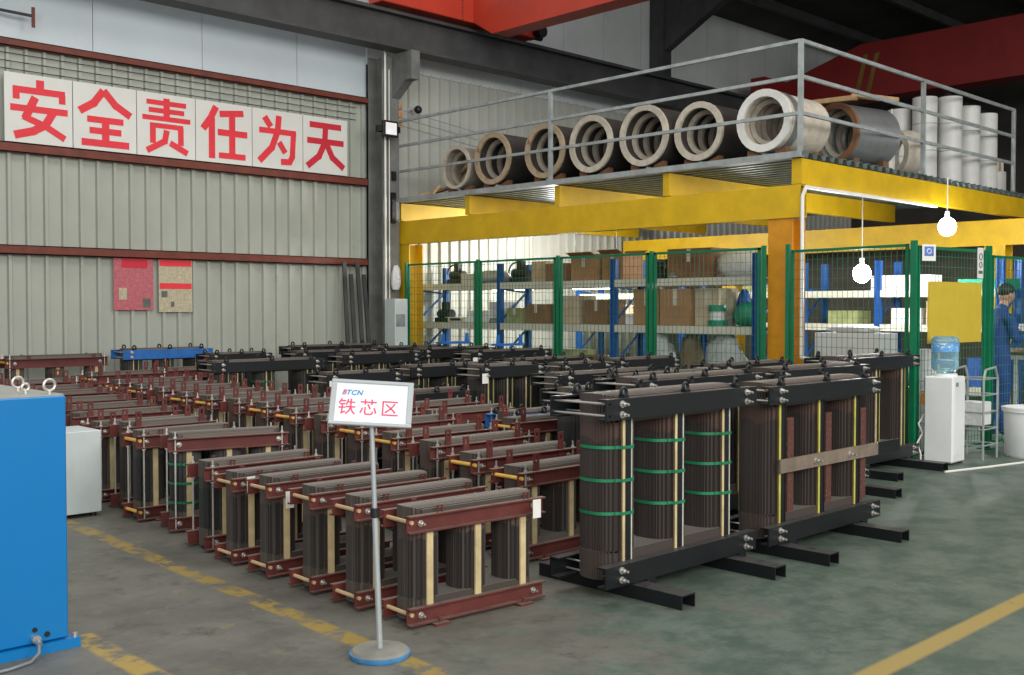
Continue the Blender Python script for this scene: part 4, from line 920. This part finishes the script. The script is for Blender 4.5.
# ================================================================ SIGN STAND
o = thing('sign_stand', 'silver pole sign stand with a tilted white area sign on a dusty round base', 'sign stand', (2.96, 3.93, 0))
part(MB().lathe([(0, 0), (.135, 0), (.14, .008), (.14, .022), (0, .022)], n=40), 'base_rim', 'disc_blue', o, 'blue edged base', smooth=True)
part(MB().lathe([(0, .0225), (.134, .0225), (.125, .034), (.03, .038), (0, .038)], n=40), 'base_disc', 'disc_dust', o, smooth=True)
Rt = Matrix.Rotation(A-PI/2, 3, 'Z')
top = Rt @ Vector((-.035, 0, 0)); top.z = 1.095
part(MB().rod((0, 0, .036), top*.62, .014, 16).rod(top*.62, top, .0115, 16), 'pole', 'alu', o, smooth=True)
part(MB().rod(top*.585, top*.625, .021, 14), 'collar', 'black_plastic', o, smooth=True)
part(MB().rod(top*.97, top*1.03, .016, 12), 'swivel', 'black_plastic', o)
sb = part(MB(), 'sign_plate', 'sign_white', o)   # replaced below
bpy.data.objects.remove(sb)
W2, H2 = .188, .112
pl = MB().box(-W2+.018, W2-.018, -.004, .004, -H2+.018, H2-.018).mesh('sign_plate', 'sign_white')
sp = link('sign_plate', pl, o, (top.x, top.y, 1.163))
sp.rotation_euler = (Matrix.Rotation(A-PI/2-math.radians(-4), 4, 'Z') @ Matrix.Rotation(math.radians(3.6), 4, 'Y') @ Matrix.Rotation(math.radians(-28), 4, 'X')).to_euler()
fr = MB()
def quadbar(x0, x1, z0, z1): fr.box(x0, x1, -.010, .006, z0, z1)
quadbar(-W2, W2, H2-.018, H2); quadbar(-W2, W2, -H2, -H2+.018); quadbar(-W2, -W2+.026, -H2+.018, H2-.018); quadbar(W2-.026, W2, -H2+.018, H2-.018)
link('sign_frame', fr.mesh('sign_frame', 'alu', bevel=.003), sp)
link('lettering', textmesh('lettering', '铁芯区', .085, 'sign_red', bold=0, depth=.001, space=1.28), sp, (-.012, -.006, -.028), (PI/2, 0, 0))
link('logo_letter', textmesh('logo_letter', 'B', .034, 'logo_red', bold=.0008, depth=.001, shear=.25), sp, (-.128, -.006, .047), (PI/2, 0, 0))
link('logo_lettering', textmesh('logo_lettering', 'TCN', .034, 'logo_blue', bold=.0008, depth=.001, shear=.25, space=1.1), sp, (-.082, -.006, .047), (PI/2, 0, 0))

# ================================================================ CABINETS
o = thing('blue_cabinet', 'bright blue steel machine cabinet at the left edge', 'cabinet', (1.98, 5.05, 0))
part(MB().box(-1.6, 0, 0, .95, .05, 1.19), 'body', 'blue_cabinet', o, bevel=.006)
part(MB().box(-1.59, -.008, .008, .94, 1.1905, 1.198), 'top_plate', 'cabinet_top', o)
part(MB().box(-1.6, .05, -.02, .05, .0, .045), 'plinth', 'blue_cabinet', o)
part(MB().rod((.03, .0, .045), (.03, .0, .065), .012), 'plinth_bolt', 'zinc', o)
for x, y, r_ in ((-.10, .33, .026), (-.14, .12, .016), (-.06, .04, .026)):
    part(MB().torus((x, y, 1.198+r_+.016), r_, .007, 'y', 18, 8).rod((x, y, 1.198), (x, y, 1.214), .010, 10), 'eye_bolt', 'zinc', o, smooth=True)
g = part(MB().rod((-.155, -.001, .075), (-.155, -.03, .075), .02, 14).rod((-.155, -.03, .075), (-.155, -.06, .06), .014, 12), 'cable_gland', 'zinc', o, smooth=True)
part(MB().rod((-.10, -.001, .085), (-.10, -.006, .085), .013, 12), 'port', 'black_plastic', o); part(MB().rod((-.155, -.001, .115), (-.155, -.004, .115), .012, 12), 'port', 'black_plastic', o)
link('cable', MB().tube([(-.155, -.055, .06), (-.17, -.09, .03), (-.22, -.13, .012), (-.32, -.16, .01), (-.5, -.17, .01)], .007, 8).mesh('cable', 'grey_plastic', smooth=True), g)
o = thing('white_cabinet', 'pale grey-white metal cabinet standing behind the blue one', 'cabinet', (3.45, 8.0, 0))
part(MB().box(-.95, 0, .12, .55, .03, .66), 'body', 'cabinet_white', o, bevel=.005)
part(MB().rod((-.3, .38, .66), (-.3, .38, .666), .03, 16), 'cap', 'grey_plastic', o)
for x in (-.9, -.05):
    for y in (.16, .5): part(MB().rod((x, y, 0), (x, y, .03), .02, 10), 'foot', 'black_plastic', o)
# leaning profiles by the column, hanging bag
for i in range(4):
    tag(part(MB().bar((10.02+i*.15, 14.05, .02), (10.12+i*.13, 14.36, 2.35-.2*(i % 2)), .07, .03), 'steel_profile', 'girder_grey'), 'dark steel strip leaning at the column foot, %s from the left' % ['first', 'second', 'third', 'fourth'][i], 'steel profile', 'steel strips leaning by the column')
o = lump('hanging_bag', 'white plastic bag hung on the grey column near the yellow frame', 'bag', 10.86, 13.95, 1.9, .09, .07, .22, 'bag_white', 41)
o = thing('electric_cabinet', 'pale grey electrical box standing between the column and the yellow frame', 'cabinet', (10.66, 13.72, 0))
part(MB().box(.0, .26, 0, .25, 0, 1.75), 'body', 'cabinet_white', o, bevel=.006); part(MB().box(.02, .2, -.006, -.001, 1.3, 1.5), 'door_plate', 'grey_plastic', o)
